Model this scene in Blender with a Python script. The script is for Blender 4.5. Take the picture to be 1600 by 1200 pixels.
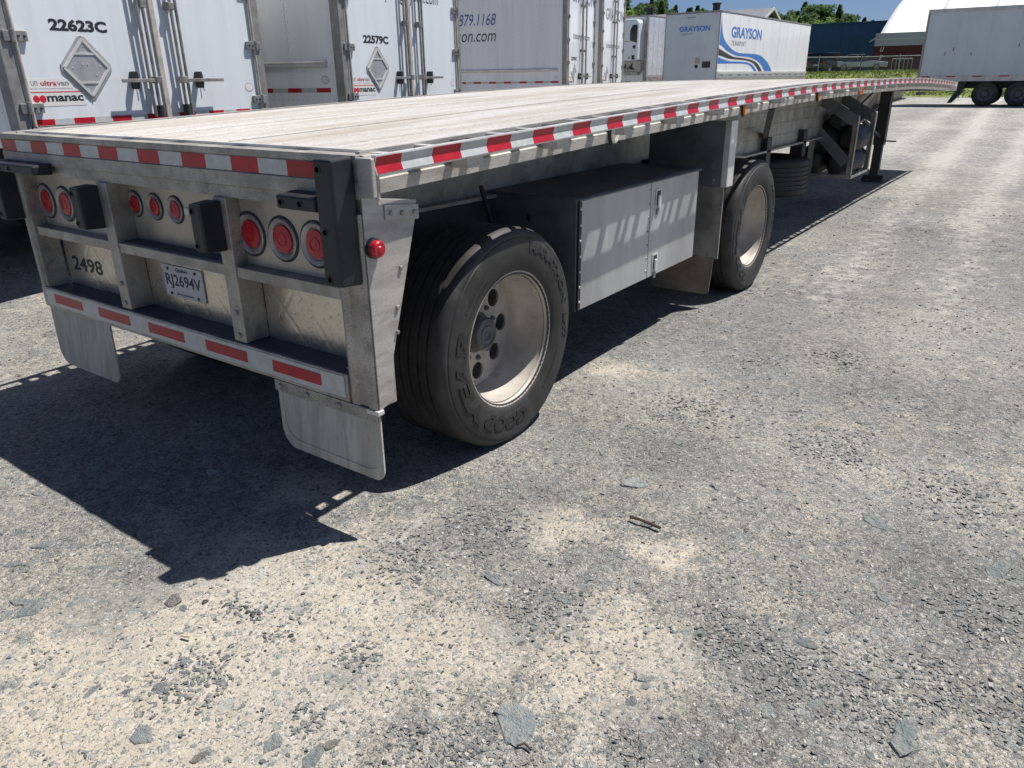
import bpy, bmesh, math, random
import numpy as np
from mathutils import Vector, Matrix

random.seed(11)
rng = np.random.default_rng(11)
SC = bpy.context.scene
COL = SC.collection
for _o in list(bpy.data.objects):
    bpy.data.objects.remove(_o)

# ------------------------------------------------------------------ camera, sky, sun, exposure
CAM = Vector((3.0454, -1.6892, 1.5898))
YAW, PITCH, ROLL, FPX = -0.6239, 0.3899, -0.0142, 1161.88
_f = Vector((math.sin(YAW) * math.cos(PITCH), math.cos(YAW) * math.cos(PITCH), -math.sin(PITCH)))
_r = Vector((math.cos(YAW), -math.sin(YAW), 0))
_u = _r.cross(_f)
_r2 = math.cos(ROLL) * _r + math.sin(ROLL) * _u
_u2 = -math.sin(ROLL) * _r + math.cos(ROLL) * _u
cd = bpy.data.cameras.new('camera')
cd.sensor_width = 36.0
cd.lens = FPX / 1600 * 36.0
cd.clip_start = 0.05
cd.clip_end = 3000
cam = bpy.data.objects.new('camera', cd)
COL.objects.link(cam)
cam.matrix_world = Matrix(((_r2.x, _u2.x, -_f.x, CAM.x), (_r2.y, _u2.y, -_f.y, CAM.y), (_r2.z, _u2.z, -_f.z, CAM.z), (0, 0, 0, 1)))
SC.camera = cam

SUN_TO = Vector((0.265, 0.43, 1.0)).normalized()          # towards the sun
SUN_STRENGTH, SKY_STRENGTH, EXPOSURE = 5.0, 0.05, 0.42
W = bpy.data.worlds.new('World')
SC.world = W
W.use_nodes = True
nt = W.node_tree
nt.nodes.clear()
wo = nt.nodes.new('ShaderNodeOutputWorld')
bg = nt.nodes.new('ShaderNodeBackground')
sky = nt.nodes.new('ShaderNodeTexSky')
sky.sky_type = 'NISHITA'
sky.sun_disc = False
sky.sun_elevation = math.asin(SUN_TO.z)
sky.sun_rotation = math.atan2(SUN_TO.x, SUN_TO.y)
sky.air_density = 0.6
sky.dust_density = 0.8
sky.ozone_density = 1.0
tc = nt.nodes.new('ShaderNodeTexCoord')
mp = nt.nodes.new('ShaderNodeMapping')
mp.inputs['Scale'].default_value = (1.0, 1.0, 4.5)
mp.inputs['Location'].default_value = (3.33, 8.19, 1.17)
cn = nt.nodes.new('ShaderNodeTexNoise')
cn.inputs['Scale'].default_value = 3.2
cn.inputs['Detail'].default_value = 6
cn.inputs['Roughness'].default_value = 0.58
cn.inputs['Distortion'].default_value = 0.4
cr = nt.nodes.new('ShaderNodeValToRGB')
cr.color_ramp.elements[0].position = 0.56
cr.color_ramp.elements[1].position = 0.82
cmix = nt.nodes.new('ShaderNodeMix')
cmix.data_type = 'RGBA'
cmix.inputs[7].default_value = (12.0, 12.2, 12.6, 1)
nt.links.new(tc.outputs['Generated'], mp.inputs['Vector'])
nt.links.new(mp.outputs['Vector'], cn.inputs['Vector'])
nt.links.new(cn.outputs['Fac'], cr.inputs['Fac'])
nt.links.new(cr.outputs['Color'], cmix.inputs[0])
stint = nt.nodes.new('ShaderNodeMix')
stint.data_type = 'RGBA'
stint.blend_type = 'MULTIPLY'
stint.inputs[0].default_value = 1.0
stint.inputs[7].default_value = (0.84, 0.98, 1.22, 1)
nt.links.new(sky.outputs['Color'], stint.inputs[6])
nt.links.new(stint.outputs[2], cmix.inputs[6])
nt.links.new(cmix.outputs[2], bg.inputs['Color'])
bg.inputs['Strength'].default_value = SKY_STRENGTH
nt.links.new(bg.outputs[0], wo.inputs['Surface'])

sd = bpy.data.lights.new('sun', 'SUN')
sd.energy = SUN_STRENGTH
sd.angle = math.radians(0.5)
sd.color = (1.0, 0.952, 0.895)
sun = bpy.data.objects.new('sun', sd)
COL.objects.link(sun)
sun.rotation_mode = 'QUATERNION'
sun.rotation_quaternion = (-SUN_TO).to_track_quat('-Z', 'Y')
sun.location = (0, 0, 40)

SC.view_settings.view_transform = 'Standard'
SC.view_settings.look = 'None'
SC.view_settings.exposure = EXPOSURE
SC.view_settings.gamma = 1
SC.cycles.max_bounces = 4
SC.cycles.diffuse_bounces = 2
SC.cycles.glossy_bounces = 2
SC.cycles.transmission_bounces = 2
SC.cycles.use_denoising = True
SC.cycles.use_adaptive_sampling = True
SC.cycles.adaptive_threshold = 0.02

# ------------------------------------------------------------------ materials
MATS = {}


def _n(t, kind, **kw):
    n = t.nodes.new(kind)
    for k, v in kw.items():
        if k in n.inputs:
            n.inputs[k].default_value = v
        else:
            setattr(n, k, v)
    return n


def mixc(t, fac, a, b, blend='MIX'):
    m = t.nodes.new('ShaderNodeMix')
    m.data_type = 'RGBA'
    m.blend_type = blend
    for idx, v in ((0, fac), (6, a), (7, b)):
        if isinstance(v, (int, float)):
            m.inputs[idx].default_value = v
        elif isinstance(v, tuple):
            m.inputs[idx].default_value = (v[0], v[1], v[2], 1)
        else:
            t.links.new(v, m.inputs[idx])
    return m.outputs[2]


def math_(t, op, a, b=0.5, clamp=False):
    m = t.nodes.new('ShaderNodeMath')
    m.operation = op
    m.use_clamp = clamp
    for i, v in enumerate((a, b)):
        if isinstance(v, (int, float)):
            m.inputs[i].default_value = v
        else:
            t.links.new(v, m.inputs[i])
    return m.outputs[0]


def ramp(t, v, lo, hi):
    m = t.nodes.new('ShaderNodeMapRange')
    m.interpolation_type = 'SMOOTHSTEP'
    m.inputs[1].default_value = lo
    m.inputs[2].default_value = hi
    t.links.new(v, m.inputs[0])
    return m.outputs[0]


def noise(t, vec, scale, detail=4, rough=0.55):
    n = _n(t, 'ShaderNodeTexNoise', Scale=scale, Detail=detail, Roughness=rough)
    if vec is not None:
        t.links.new(vec, n.inputs['Vector'])
    return n.outputs['Fac']


def base(name):
    m = bpy.data.materials.new(name)
    m.use_nodes = True
    t = m.node_tree
    b = t.nodes['Principled BSDF']
    MATS[name] = m
    return m, t, b


def pm(name, col, rough=0.5, metal=0.0, var=0.15, scale=6.0, dirt=0.0, dirtcol=(0.16, 0.13, 0.10), speck=0.0, bump=0.0,
       bscale=40.0, stretch=(1, 1, 1), coat=0.0, rvar=0.12):
    """one paint, metal or rubber: base colour, blotchy variation, dirt in patches, fine specks and fine relief"""
    m, t, b = base(name)
    co = _n(t, 'ShaderNodeTexCoord')
    mpn = t.nodes.new('ShaderNodeMapping')
    mpn.inputs['Scale'].default_value = stretch
    t.links.new(co.outputs['Object'], mpn.inputs['Vector'])
    v = mpn.outputs['Vector']
    n1 = noise(t, v, scale, 3, 0.6)
    c = mixc(t, ramp(t, n1, 0.3, 0.7), tuple(x * (1 - var) for x in col), tuple(min(1, x * (1 + var)) for x in col))
    if dirt > 0:
        n2 = noise(t, v, scale * 2.3, 5, 0.7)
        c = mixc(t, math_(t, 'MULTIPLY', ramp(t, n2, 0.48, 0.78), dirt), c, dirtcol)
    if speck > 0:
        n3 = noise(t, co.outputs['Object'], 260, 2, 0.5)
        c = mixc(t, math_(t, 'MULTIPLY', ramp(t, n3, 0.5, 0.68), speck), c, tuple(x * 0.35 for x in col))
        c = mixc(t, math_(t, 'MULTIPLY', ramp(t, n3, 0.42, 0.3), speck * 0.5), c, tuple(min(1, x * 1.35) for x in col))
    t.links.new(c, b.inputs['Base Color'])
    b.inputs['Metallic'].default_value = metal
    r = math_(t, 'ADD', math_(t, 'MULTIPLY', n1, rvar * 2), rough - rvar, True)
    t.links.new(r, b.inputs['Roughness'])
    if coat:
        b.inputs['Coat Weight'].default_value = coat
    if bump > 0:
        bn = _n(t, 'ShaderNodeBump', Strength=bump, Distance=0.004)
        t.links.new(noise(t, co.outputs['Object'], bscale, 2, 0.6), bn.inputs['Height'])
        t.links.new(bn.outputs[0], b.inputs['Normal'])
    return m


pm('alu', (0.40, 0.38, 0.345), 0.46, 0.35, 0.3, 5, 0.75, (0.15, 0.13, 0.105), 0.7, 0.25, 120)
pm('groove_grime', (0.30, 0.265, 0.215), 0.8, 0.0, 0.35, 4, 0.5, (0.17, 0.14, 0.11), 0.3)
pm('lamp_plate', (0.45, 0.42, 0.36), 0.35, 0.45, 0.15, 4, 0.4, (0.30, 0.26, 0.20), 0.25, 0.12, 60)
pm('alu_side', (0.47, 0.45, 0.42), 0.5, 0.25, 0.2, 4, 0.6, (0.20, 0.18, 0.15), 0.35, 0.2, 90, (1, 0.6, 3))
pm('alu_bright', (0.72, 0.71, 0.69), 0.38, 0.35, 0.12, 6, 0.25, (0.34, 0.30, 0.25), 0.2, 0.1, 60)
pm('alu_box', (0.50, 0.505, 0.51), 0.42, 0.45, 0.16, 3, 0.35, (0.26, 0.24, 0.22), 0.3, 0.6, 6, (1, 1, 0.25))
pm('alu_dark', (0.16, 0.165, 0.175), 0.55, 0.3, 0.25, 5, 0.3, (0.09, 0.08, 0.07), 0.2, 0.1, 60)
pm('shelf_shade', (0.05, 0.055, 0.07), 0.6, 0.0, 0.3, 6, 0.4, (0.11, 0.10, 0.09), 0.3, 0.1, 80)  # shelf metal, its blue-dark shade painted into the base colour
pm('steel_black', (0.028, 0.028, 0.03), 0.55, 0.0, 0.3, 5, 0.5, (0.07, 0.06, 0.05), 0.2, 0.15, 60)
pm('steel', (0.34, 0.33, 0.32), 0.45, 0.6, 0.25, 12, 0.5, (0.14, 0.11, 0.09), 0.2, 0.1, 80)
pm('rubber', (0.016, 0.018, 0.024), 0.5, 0.0, 0.25, 9, 0.3, (0.055, 0.052, 0.05), 0.1, 0.15, 90)
pm('tyre', (0.031, 0.030, 0.029), 0.62, 0.0, 0.35, 5, 0.6, (0.078, 0.072, 0.066), 0.3, 0.2, 160)
pm('tyre_letter', (0.018, 0.0175, 0.017), 0.6, 0.0, 0.2, 9, 0.3, (0.08, 0.075, 0.07))
pm('rim', (0.50, 0.465, 0.41), 0.5, 0.15, 0.16, 5, 0.6, (0.26, 0.21, 0.155), 0.15, 0.08, 60)
pm('hub', (0.13, 0.13, 0.135), 0.5, 0.2, 0.3, 14, 0.5, (0.07, 0.065, 0.06), 0.2, 0.1, 60)
pm('flap', (0.47, 0.445, 0.385), 0.6, 0.0, 0.2, 4, 0.75, (0.24, 0.205, 0.155), 0.25, 0.1, 50, (3, 1, 0.5))
pm('flap_brown', (0.28, 0.22, 0.16), 0.7, 0.0, 0.3, 5, 0.6, (0.13, 0.09, 0.06), 0.2, 0.1, 50)
pm('wood', (0.30, 0.20, 0.12), 0.8, 0.0, 0.4, 4, 0.5, (0.12, 0.08, 0.05), 0.2, 0.2, 60, (6, 0.6, 6))
pm('tape_red', (0.43, 0.006, 0.016), 0.42, 0.0, 0.15, 20, 0.25, (0.26, 0.03, 0.035), 0.15, 0.25, 150, coat=0.08)
pm('tape_white', (0.50, 0.53, 0.52), 0.35, 0.0, 0.1, 20, 0.25, (0.36, 0.36, 0.34), 0.15, 0.25, 150, coat=0.2)
pm('red_lens', (0.42, 0.004, 0.016), 0.35, 0.0, 0.15, 60, 0.2, (0.25, 0.01, 0.015), coat=0.15)
pm('amber_lens', (0.75, 0.25, 0.01), 0.25, 0.0, 0.15, 60, coat=0.6)
pm('orange_lens', (0.8, 0.16, 0.02), 0.3, 0.0, 0.1, 60, coat=0.4)
pm('clear_lens', (0.80, 0.79, 0.74), 0.2, 0.1, 0.2, 60, coat=0.6)
pm('white_paint', (0.70, 0.745, 0.785), 0.32, 0.0, 0.04, 3, 0.22, (0.55, 0.54, 0.51), 0.06, 0.04, 4, (2, 1, 0.12), coat=0.3)
pm('white_side', (0.84, 0.855, 0.86), 0.4, 0.0, 0.05, 2.5, 0.3, (0.52, 0.50, 0.46), 0.08, 0.04, 4, (1, 2, 0.12), coat=0.15)
pm('grey_side', (0.56, 0.61, 0.645), 0.42, 0.0, 0.05, 1.5, 0.25, (0.40, 0.41, 0.41), 0.0, 0.03, 4, (1, 1, 0.4))
pm('post_grey', (0.30, 0.29, 0.28), 0.5, 0.4, 0.2, 8, 0.5, (0.15, 0.13, 0.11), 0.3)
pm('pipe_tan', (0.50, 0.46, 0.40), 0.5, 0.2, 0.2, 8, 0.4, (0.25, 0.2, 0.15))
pm('ink_black', (0.018, 0.022, 0.03), 0.5, 0.0, 0.1, 20)
pm('ink_blue', (0.02, 0.07, 0.28), 0.45, 0.0, 0.1, 20)
pm('ink_navy', (0.02, 0.03, 0.075), 0.5, 0.0, 0.1, 20)
pm('plate_white', (0.55, 0.56, 0.57), 0.5, 0.0, 0.1, 9, 0.3, (0.4, 0.38, 0.35))
pm('ink_red', (0.55, 0.02, 0.035), 0.45, 0.0, 0.1, 20)
pm('ink_grey', (0.25, 0.26, 0.28), 0.5, 0.0, 0.1, 20)
pm('wave_blue', (0.045, 0.19, 0.55), 0.4, 0.0, 0.08, 3)
pm('wave_dark', (0.03, 0.033, 0.034), 0.45, 0.0, 0.1, 3)
pm('wave_white', (0.82, 0.84, 0.86), 0.4, 0.0, 0.04, 3)
pm('ribbed_bright', (0.74, 0.77, 0.84), 0.3, 0.3, 0.08, 3, 0.1, (0.5, 0.5, 0.5))
pm('glass_dark', (0.008, 0.009, 0.011), 0.12, 0.0, 0.1, 5)
pm('blue_wall', (0.02, 0.085, 0.22), 0.6, 0.0, 0.1, 0.4, 0.2, (0.02, 0.05, 0.10))
pm('navy_wall', (0.05, 0.065, 0.10), 0.6, 0.0, 0.1, 0.5)
pm('roof_grey', (0.19, 0.20, 0.23), 0.55, 0.1, 0.12, 0.6, 0.2, (0.13, 0.13, 0.14))
pm('trim_white', (0.7, 0.7, 0.7), 0.5, 0.0, 0.05, 2)
pm('fabric_white', (0.84, 0.85, 0.87), 0.6, 0.0, 0.03, 0.4, 0.08, (0.7, 0.72, 0.75), 0.0, 0.1, 0.8)
pm('fabric_grey', (0.42, 0.46, 0.52), 0.6, 0.0, 0.06, 0.5, 0.1, (0.34, 0.37, 0.42))
pm('container_red', (0.115, 0.018, 0.022), 0.55, 0.0, 0.15, 0.8, 0.3, (0.07, 0.02, 0.02))
pm('fence_steel', (0.42, 0.44, 0.46), 0.45, 0.5, 0.1, 5)
pm('car_red', (0.42, 0.02, 0.035), 0.25, 0.0, 0.05, 3, coat=0.8)
pm('car_black', (0.012, 0.012, 0.014), 0.2, 0.0, 0.05, 3, coat=0.8)
pm('car_silver', (0.35, 0.38, 0.40), 0.25, 0.5, 0.05, 3, coat=0.8)
pm('bark', (0.10, 0.075, 0.055), 0.85, 0.0, 0.3, 3, 0.3, (0.05, 0.04, 0.03))
pm('twig', (0.07, 0.05, 0.035), 0.9, 0.0, 0.3, 20)
pm('dead_straw', (0.55, 0.45, 0.30), 0.8, 0.0, 0.2, 20)


def leaf_mat(name, a, bb):
    m, t, b = base(name)
    g = t.nodes.new('ShaderNodeNewGeometry')
    oi = t.nodes.new('ShaderNodeObjectInfo')
    c = mixc(t, g.outputs['Random Per Island'], a, bb)
    c = mixc(t, math_(t, 'MULTIPLY', oi.outputs['Random'], 0.45), c, tuple(x * 0.55 for x in a))
    t.links.new(c, b.inputs['Base Color'])
    b.inputs['Roughness'].default_value = 0.65
    tr = t.nodes.new('ShaderNodeBsdfTranslucent')
    t.links.new(c, tr.inputs['Color'])
    ms = t.nodes.new('ShaderNodeMixShader')
    ms.inputs[0].default_value = 0.5
    t.links.new(b.outputs[0], ms.inputs[1])
    t.links.new(tr.outputs[0], ms.inputs[2])
    t.links.new(ms.outputs[0], t.nodes['Material Output'].inputs['Surface'])
    return m


leaf_mat('needles', (0.065, 0.13, 0.05), (0.16, 0.26, 0.09))
leaf_mat('leaves', (0.14, 0.25, 0.06), (0.30, 0.40, 0.11))
leaf_mat('grass', (0.07, 0.12, 0.025), (0.19, 0.24, 0.06))


def stone_mat(name, dark, light, pale, sc=30):
    m, t, b = base(name)
    g = t.nodes.new('ShaderNodeNewGeometry')
    oi = t.nodes.new('ShaderNodeObjectInfo')
    co = _n(t, 'ShaderNodeTexCoord')
    rnd = math_(t, 'FRACT', math_(t, 'ADD', g.outputs['Random Per Island'], oi.outputs['Random']))
    c = mixc(t, rnd, dark, light)
    c = mixc(t, ramp(t, math_(t, 'FRACT', math_(t, 'MULTIPLY', rnd, 7.31)), 0.84, 0.98), c, (0.22, 0.205, 0.18))
    c = mixc(t, ramp(t, rnd, 0.94, 0.995), c, pale)
    n1 = noise(t, co.outputs['Object'], sc, 6, 0.7)
    c = mixc(t, ramp(t, n1, 0.42, 0.66), c, mixc(t, 0.5, c, (0.40, 0.385, 0.345)))
    n2 = noise(t, co.outputs['Object'], sc * 5, 3, 0.65)
    c = mixc(t, math_(t, 'MULTIPLY', ramp(t, n2, 0.55, 0.7), 0.5), c, (0.36, 0.34, 0.30))
    t.links.new(c, b.inputs['Base Color'])
    b.inputs['Roughness'].default_value = 0.75
    bn = _n(t, 'ShaderNodeBump', Strength=0.8, Distance=0.005 if sc > 10 else 0.05)
    t.links.new(n1, bn.inputs['Height'])
    t.links.new(bn.outputs[0], b.inputs['Normal'])
    return m


stone_mat('gravel', (0.045, 0.054, 0.060), (0.165, 0.178, 0.18), (0.44, 0.43, 0.40))
stone_mat('slate', (0.19, 0.225, 0.23), (0.33, 0.37, 0.37), (0.46, 0.49, 0.48), 2.2)
stone_mat('slate_dark', (0.04, 0.042, 0.044), (0.10, 0.105, 0.105), (0.16, 0.165, 0.16), 2.2)


def deck_material():
    m, t, b = base('deck')
    co = _n(t, 'ShaderNodeTexCoord')
    v = co.outputs['Object']
    mpn = t.nodes.new('ShaderNodeMapping')
    mpn.inputs['Scale'].default_value = (5, 0.5, 1)
    t.links.new(v, mpn.inputs['Vector'])
    n1 = noise(t, mpn.outputs['Vector'], 1.6, 6, 0.6)
    n2 = noise(t, v, 26, 5, 0.75)
    n3 = noise(t, v, 110, 2, 0.6)
    c = mixc(t, ramp(t, n1, 0.35, 0.68), (0.62, 0.605, 0.58), (0.46, 0.42, 0.36))
    c = mixc(t, math_(t, 'MULTIPLY', ramp(t, n2, 0.52, 0.70), 0.75), c, (0.33, 0.29, 0.24))
    c = mixc(t, math_(t, 'MULTIPLY', ramp(t, n3, 0.55, 0.7), 0.6), c, (0.24, 0.215, 0.19))
    t.links.new(c, b.inputs['Base Color'])
    b.inputs['Metallic'].default_value = 0.15
    b.inputs['Roughness'].default_value = 0.5
    bn = _n(t, 'ShaderNodeBump', Strength=0.35, Distance=0.003)
    t.links.new(n2, bn.inputs['Height'])
    t.links.new(bn.outputs[0], b.inputs['Normal'])


deck_material()


def polished_material():
    m, t, b = base('polished_plate')
    co = _n(t, 'ShaderNodeTexCoord')
    hs = []
    for ang in (40, -40):
        mpn = t.nodes.new('ShaderNodeMapping')
        mpn.inputs['Rotation'].default_value = (0, math.radians(ang), 0)
        t.links.new(co.outputs['Object'], mpn.inputs['Vector'])
        w = _n(t, 'ShaderNodeTexWave', Scale=2.6, Distortion=0.6)
        w.wave_type = 'BANDS'
        w.bands_direction = 'X'
        t.links.new(mpn.outputs['Vector'], w.inputs['Vector'])
        hs.append(ramp(t, w.outputs['Fac'], 0.0, 0.12))
    h = math_(t, 'MULTIPLY', hs[0], hs[1])
    n1 = noise(t, co.outputs['Object'], 4, 5, 0.6)
    c = mixc(t, ramp(t, n1, 0.3, 0.7), (0.52, 0.485, 0.42), (0.68, 0.64, 0.56))
    n2 = noise(t, co.outputs['Object'], 60, 4, 0.6)
    c = mixc(t, math_(t, 'MULTIPLY', ramp(t, n2, 0.52, 0.7), 0.45), c, (0.26, 0.23, 0.2))
    t.links.new(c, b.inputs['Base Color'])
    b.inputs['Metallic'].default_value = 0.75
    t.links.new(math_(t, 'ADD', math_(t, 'MULTIPLY', n1, 0.2), 0.18), b.inputs['Roughness'])
    bn = _n(t, 'ShaderNodeBump', Strength=0.11, Distance=0.008)
    t.links.new(h, bn.inputs['Height'])
    t.links.new(bn.outputs[0], b.inputs['Normal'])


polished_material()


def ground_material():
    m, t, b = base('ground')
    co = _n(t, 'ShaderNodeTexCoord')
    v = co.outputs['Object']

    def attr(nm):
        a = t.nodes.new('ShaderNodeAttribute')
        a.attribute_name = nm
        return a.outputs['Fac']

    def n2d(vec, scale, detail, rough):
        n = _n(t, 'ShaderNodeTexNoise', noise_dimensions='2D', Scale=scale, Detail=detail, Roughness=rough)
        t.links.new(vec, n.inputs['Vector'])
        return n
    sand, dust, grass, dark = attr('sand'), attr('dust'), attr('grass'), attr('dark')
    # fine stone chips: cells of several sizes with a colour of their own
    warp = n2d(v, 55.0, 2.0, 0.6)
    va = t.nodes.new('ShaderNodeVectorMath')
    va.operation = 'MULTIPLY_ADD'
    va.inputs[1].default_value = (0.026, 0.026, 0.0)
    t.links.new(warp.outputs['Color'], va.inputs[0])
    t.links.new(v, va.inputs[2])

    def vor(scale):
        q = _n(t, 'ShaderNodeTexVoronoi', voronoi_dimensions='2D', Scale=scale, Randomness=1.0)
        t.links.new(va.outputs[0], q.inputs['Vector'])
        sp = t.nodes.new('ShaderNodeSeparateColor')
        t.links.new(q.outputs['Color'], sp.inputs[0])
        return q.outputs['Distance'], sp.outputs[0], sp.outputs[1], sp.outputs[2]
    d1, r1, r1b, r1c = vor(120.0)
    d2, r2, r2b, r2c = vor(260.0)
    d3, r3, r3b, r3c = vor(42.0)
    nbig = n2d(v, 1.3, 6, 0.62).outputs['Fac']
    nmid = n2d(v, 8, 5, 0.68).outputs['Fac']
    nfine = n2d(v, 380, 2, 0.7).outputs['Fac']
    # grey crushed-stone fines, salt and pepper
    grey = mixc(t, r2, (0.10, 0.105, 0.104), (0.40, 0.39, 0.365))
    tint = mixc(t, ramp(t, nbig, 0.35, 0.65), (0.245, 0.243, 0.23), (0.168, 0.178, 0.178))
    grey = mixc(t, 0.45, grey, tint)
    sandc = mixc(t, nfine, (0.345, 0.305, 0.245), (0.50, 0.45, 0.365))
    sandc = mixc(t, ramp(t, nbig, 0.4, 0.65), sandc, mixc(t, 0.6, sandc, (0.30, 0.285, 0.25)))
    # sand fills in between the chips: its share of the cells follows the drift
    cov = math_(t, 'ADD', sand, math_(t, 'MULTIPLY', math_(t, 'SUBTRACT', nmid, 0.5), 1.5))
    smask = math_(t, 'SUBTRACT', cov, math_(t, 'ADD', math_(t, 'MULTIPLY', r1, 0.55), math_(t, 'MULTIPLY', r2b, 0.35)))
    smask = ramp(t, smask, -0.16, 0.16)
    c = mixc(t, smask, grey, sandc)
    ntan = n2d(v, 0.55, 5, 0.6).outputs['Fac']
    c = mixc(t, math_(t, 'MULTIPLY', ramp(t, ntan, 0.40, 0.62), 0.42), c, mixc(t, r2, (0.28, 0.265, 0.23), (0.46, 0.44, 0.39)))
    # dark fines
    dm = ramp(t, math_(t, 'ADD', dark, math_(t, 'MULTIPLY', math_(t, 'SUBTRACT', nmid, 0.5), 1.3)), 0.24, 0.85)
    c = mixc(t, math_(t, 'MULTIPLY', dm, 0.72), c, mixc(t, r2, (0.075, 0.078, 0.082), (0.27, 0.27, 0.26)))
    # chips lying in the sand and in the fines
    m1 = math_(t, 'MULTIPLY', ramp(t, r1b, 0.62, 0.70), ramp(t, d1, 0.52, 0.36))
    c = mixc(t, math_(t, 'MULTIPLY', m1, 0.85), c, mixc(t, r1c, (0.075, 0.088, 0.092), (0.26, 0.27, 0.26)))
    m3 = math_(t, 'MULTIPLY', ramp(t, r3b, 0.90, 0.94), ramp(t, d3, 0.44, 0.34))
    c = mixc(t, math_(t, 'MULTIPLY', m3, 0.8), c, mixc(t, r3c, (0.13, 0.155, 0.16), (0.34, 0.36, 0.35)))
    # stones of every size differ in tone, so the grain holds at a distance
    d6, r6, r6b, r6c = vor(66.0)
    d7, r7, r7b, r7c = vor(30.0)
    tone = math_(t, 'ADD', math_(t, 'MULTIPLY', math_(t, 'SUBTRACT', r6, 0.5), 0.42), math_(t, 'MULTIPLY', math_(t, 'SUBTRACT', r7, 0.5), 0.22))
    tone = math_(t, 'ADD', tone, math_(t, 'MULTIPLY', math_(t, 'SUBTRACT', r3, 0.5), 0.2))
    broad = n2d(v, 0.9, 4, 0.55).outputs['Fac']
    tone = math_(t, 'ADD', tone, math_(t, 'MULTIPLY', math_(t, 'SUBTRACT', broad, 0.5), 0.9))
    tone = math_(t, 'MULTIPLY', tone, math_(t, 'SUBTRACT', 1.0, math_(t, 'MULTIPLY', smask, 0.62)))
    tcol = t.nodes.new('ShaderNodeCombineColor')
    tv = math_(t, 'ADD', 1.0, tone)
    for i_ in range(3):
        t.links.new(tv, tcol.inputs[i_])
    c = mixc(t, 1.0, c, tcol.outputs[0], 'MULTIPLY')
    # flat pieces of slate worn flush with the surface
    d4, r4, r4b, r4c = vor(15.0)
    d5, r5, r5b, r5c = vor(24.0)
    m4 = math_(t, 'MULTIPLY', ramp(t, r4b, 0.91, 0.93), ramp(t, math_(t, 'ADD', d4, math_(t, 'MULTIPLY', math_(t, 'SUBTRACT', nmid, 0.5), 0.7)), 0.34, 0.26))
    m5 = math_(t, 'MULTIPLY', ramp(t, r5b, 0.91, 0.93), ramp(t, math_(t, 'ADD', d5, math_(t, 'MULTIPLY', math_(t, 'SUBTRACT', nmid, 0.5), 0.7)), 0.36, 0.28))
    m45 = math_(t, 'MULTIPLY', math_(t, 'MAXIMUM', m4, m5), math_(t, 'ADD', math_(t, 'MULTIPLY', r2, 0.5), 0.4))
    c = mixc(t, m45, c, mixc(t, r5c, (0.13, 0.15, 0.15), (0.28, 0.30, 0.29)))
    c = mixc(t, math_(t, 'MULTIPLY', ramp(t, r2c, 0.95, 0.98), 0.7), c, (0.60, 0.58, 0.54))
    # pale dust on the driven lane, printed with tyre lugs
    wv = _n(t, 'ShaderNodeTexWave', Scale=3.6, Distortion=1.5, Detail=1.0)
    wv.wave_type = 'BANDS'
    wv.bands_direction = 'Y'
    t.links.new(v, wv.inputs['Vector'])
    lug = math_(t, 'MULTIPLY', ramp(t, dust, 0.35, 0.75), math_(t, 'SUBTRACT', wv.outputs['Fac'], 0.5))
    dust = math_(t, 'ADD', dust, math_(t, 'MULTIPLY', lug, 0.2))
    dmask = ramp(t, math_(t, 'ADD', dust, math_(t, 'MULTIPLY', math_(t, 'SUBTRACT', nmid, 0.5), 1.6)), 0.20, 0.95)
    c = mixc(t, math_(t, 'MULTIPLY', dmask, 0.85), c, mixc(t, r2, (0.40, 0.39, 0.36), (0.60, 0.585, 0.545)))
    # grassy bank
    gcol = mixc(t, n2d(v, 3, 5, 0.7).outputs['Fac'], (0.07, 0.11, 0.02), (0.24, 0.25, 0.07))
    c = mixc(t, ramp(t, math_(t, 'ADD', grass, math_(t, 'MULTIPLY', math_(t, 'SUBTRACT', nbig, 0.5), 0.9)), 0.4, 0.6), c, gcol)
    t.links.new(c, b.inputs['Base Color'])
    b.inputs['Roughness'].default_value = 0.9
    b.inputs['Specular IOR Level'].default_value = 0.2
    h1 = math_(t, 'MULTIPLY', ramp(t, d1, 0.7, 0.1), math_(t, 'ADD', math_(t, 'MULTIPLY', r1, 0.8), 0.2))
    h2 = math_(t, 'MULTIPLY', ramp(t, d2, 0.7, 0.1), 0.4)
    smooth = math_(t, 'SUBTRACT', 1.0, math_(t, 'MULTIPLY', ramp(t, cov, 0.35, 0.8), 0.65))
    hh = math_(t, 'MULTIPLY', math_(t, 'ADD', h1, h2), smooth)
    hh = math_(t, 'ADD', hh, math_(t, 'MULTIPLY', m3, 1.2))
    hh = math_(t, 'ADD', hh, math_(t, 'MULTIPLY', nmid, 1.5))
    bn = _n(t, 'ShaderNodeBump', Strength=0.85, Distance=0.005)
    t.links.new(hh, bn.inputs['Height'])
    t.links.new(bn.outputs[0], b.inputs['Normal'])


ground_material()

# ------------------------------------------------------------------ mesh helpers


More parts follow.
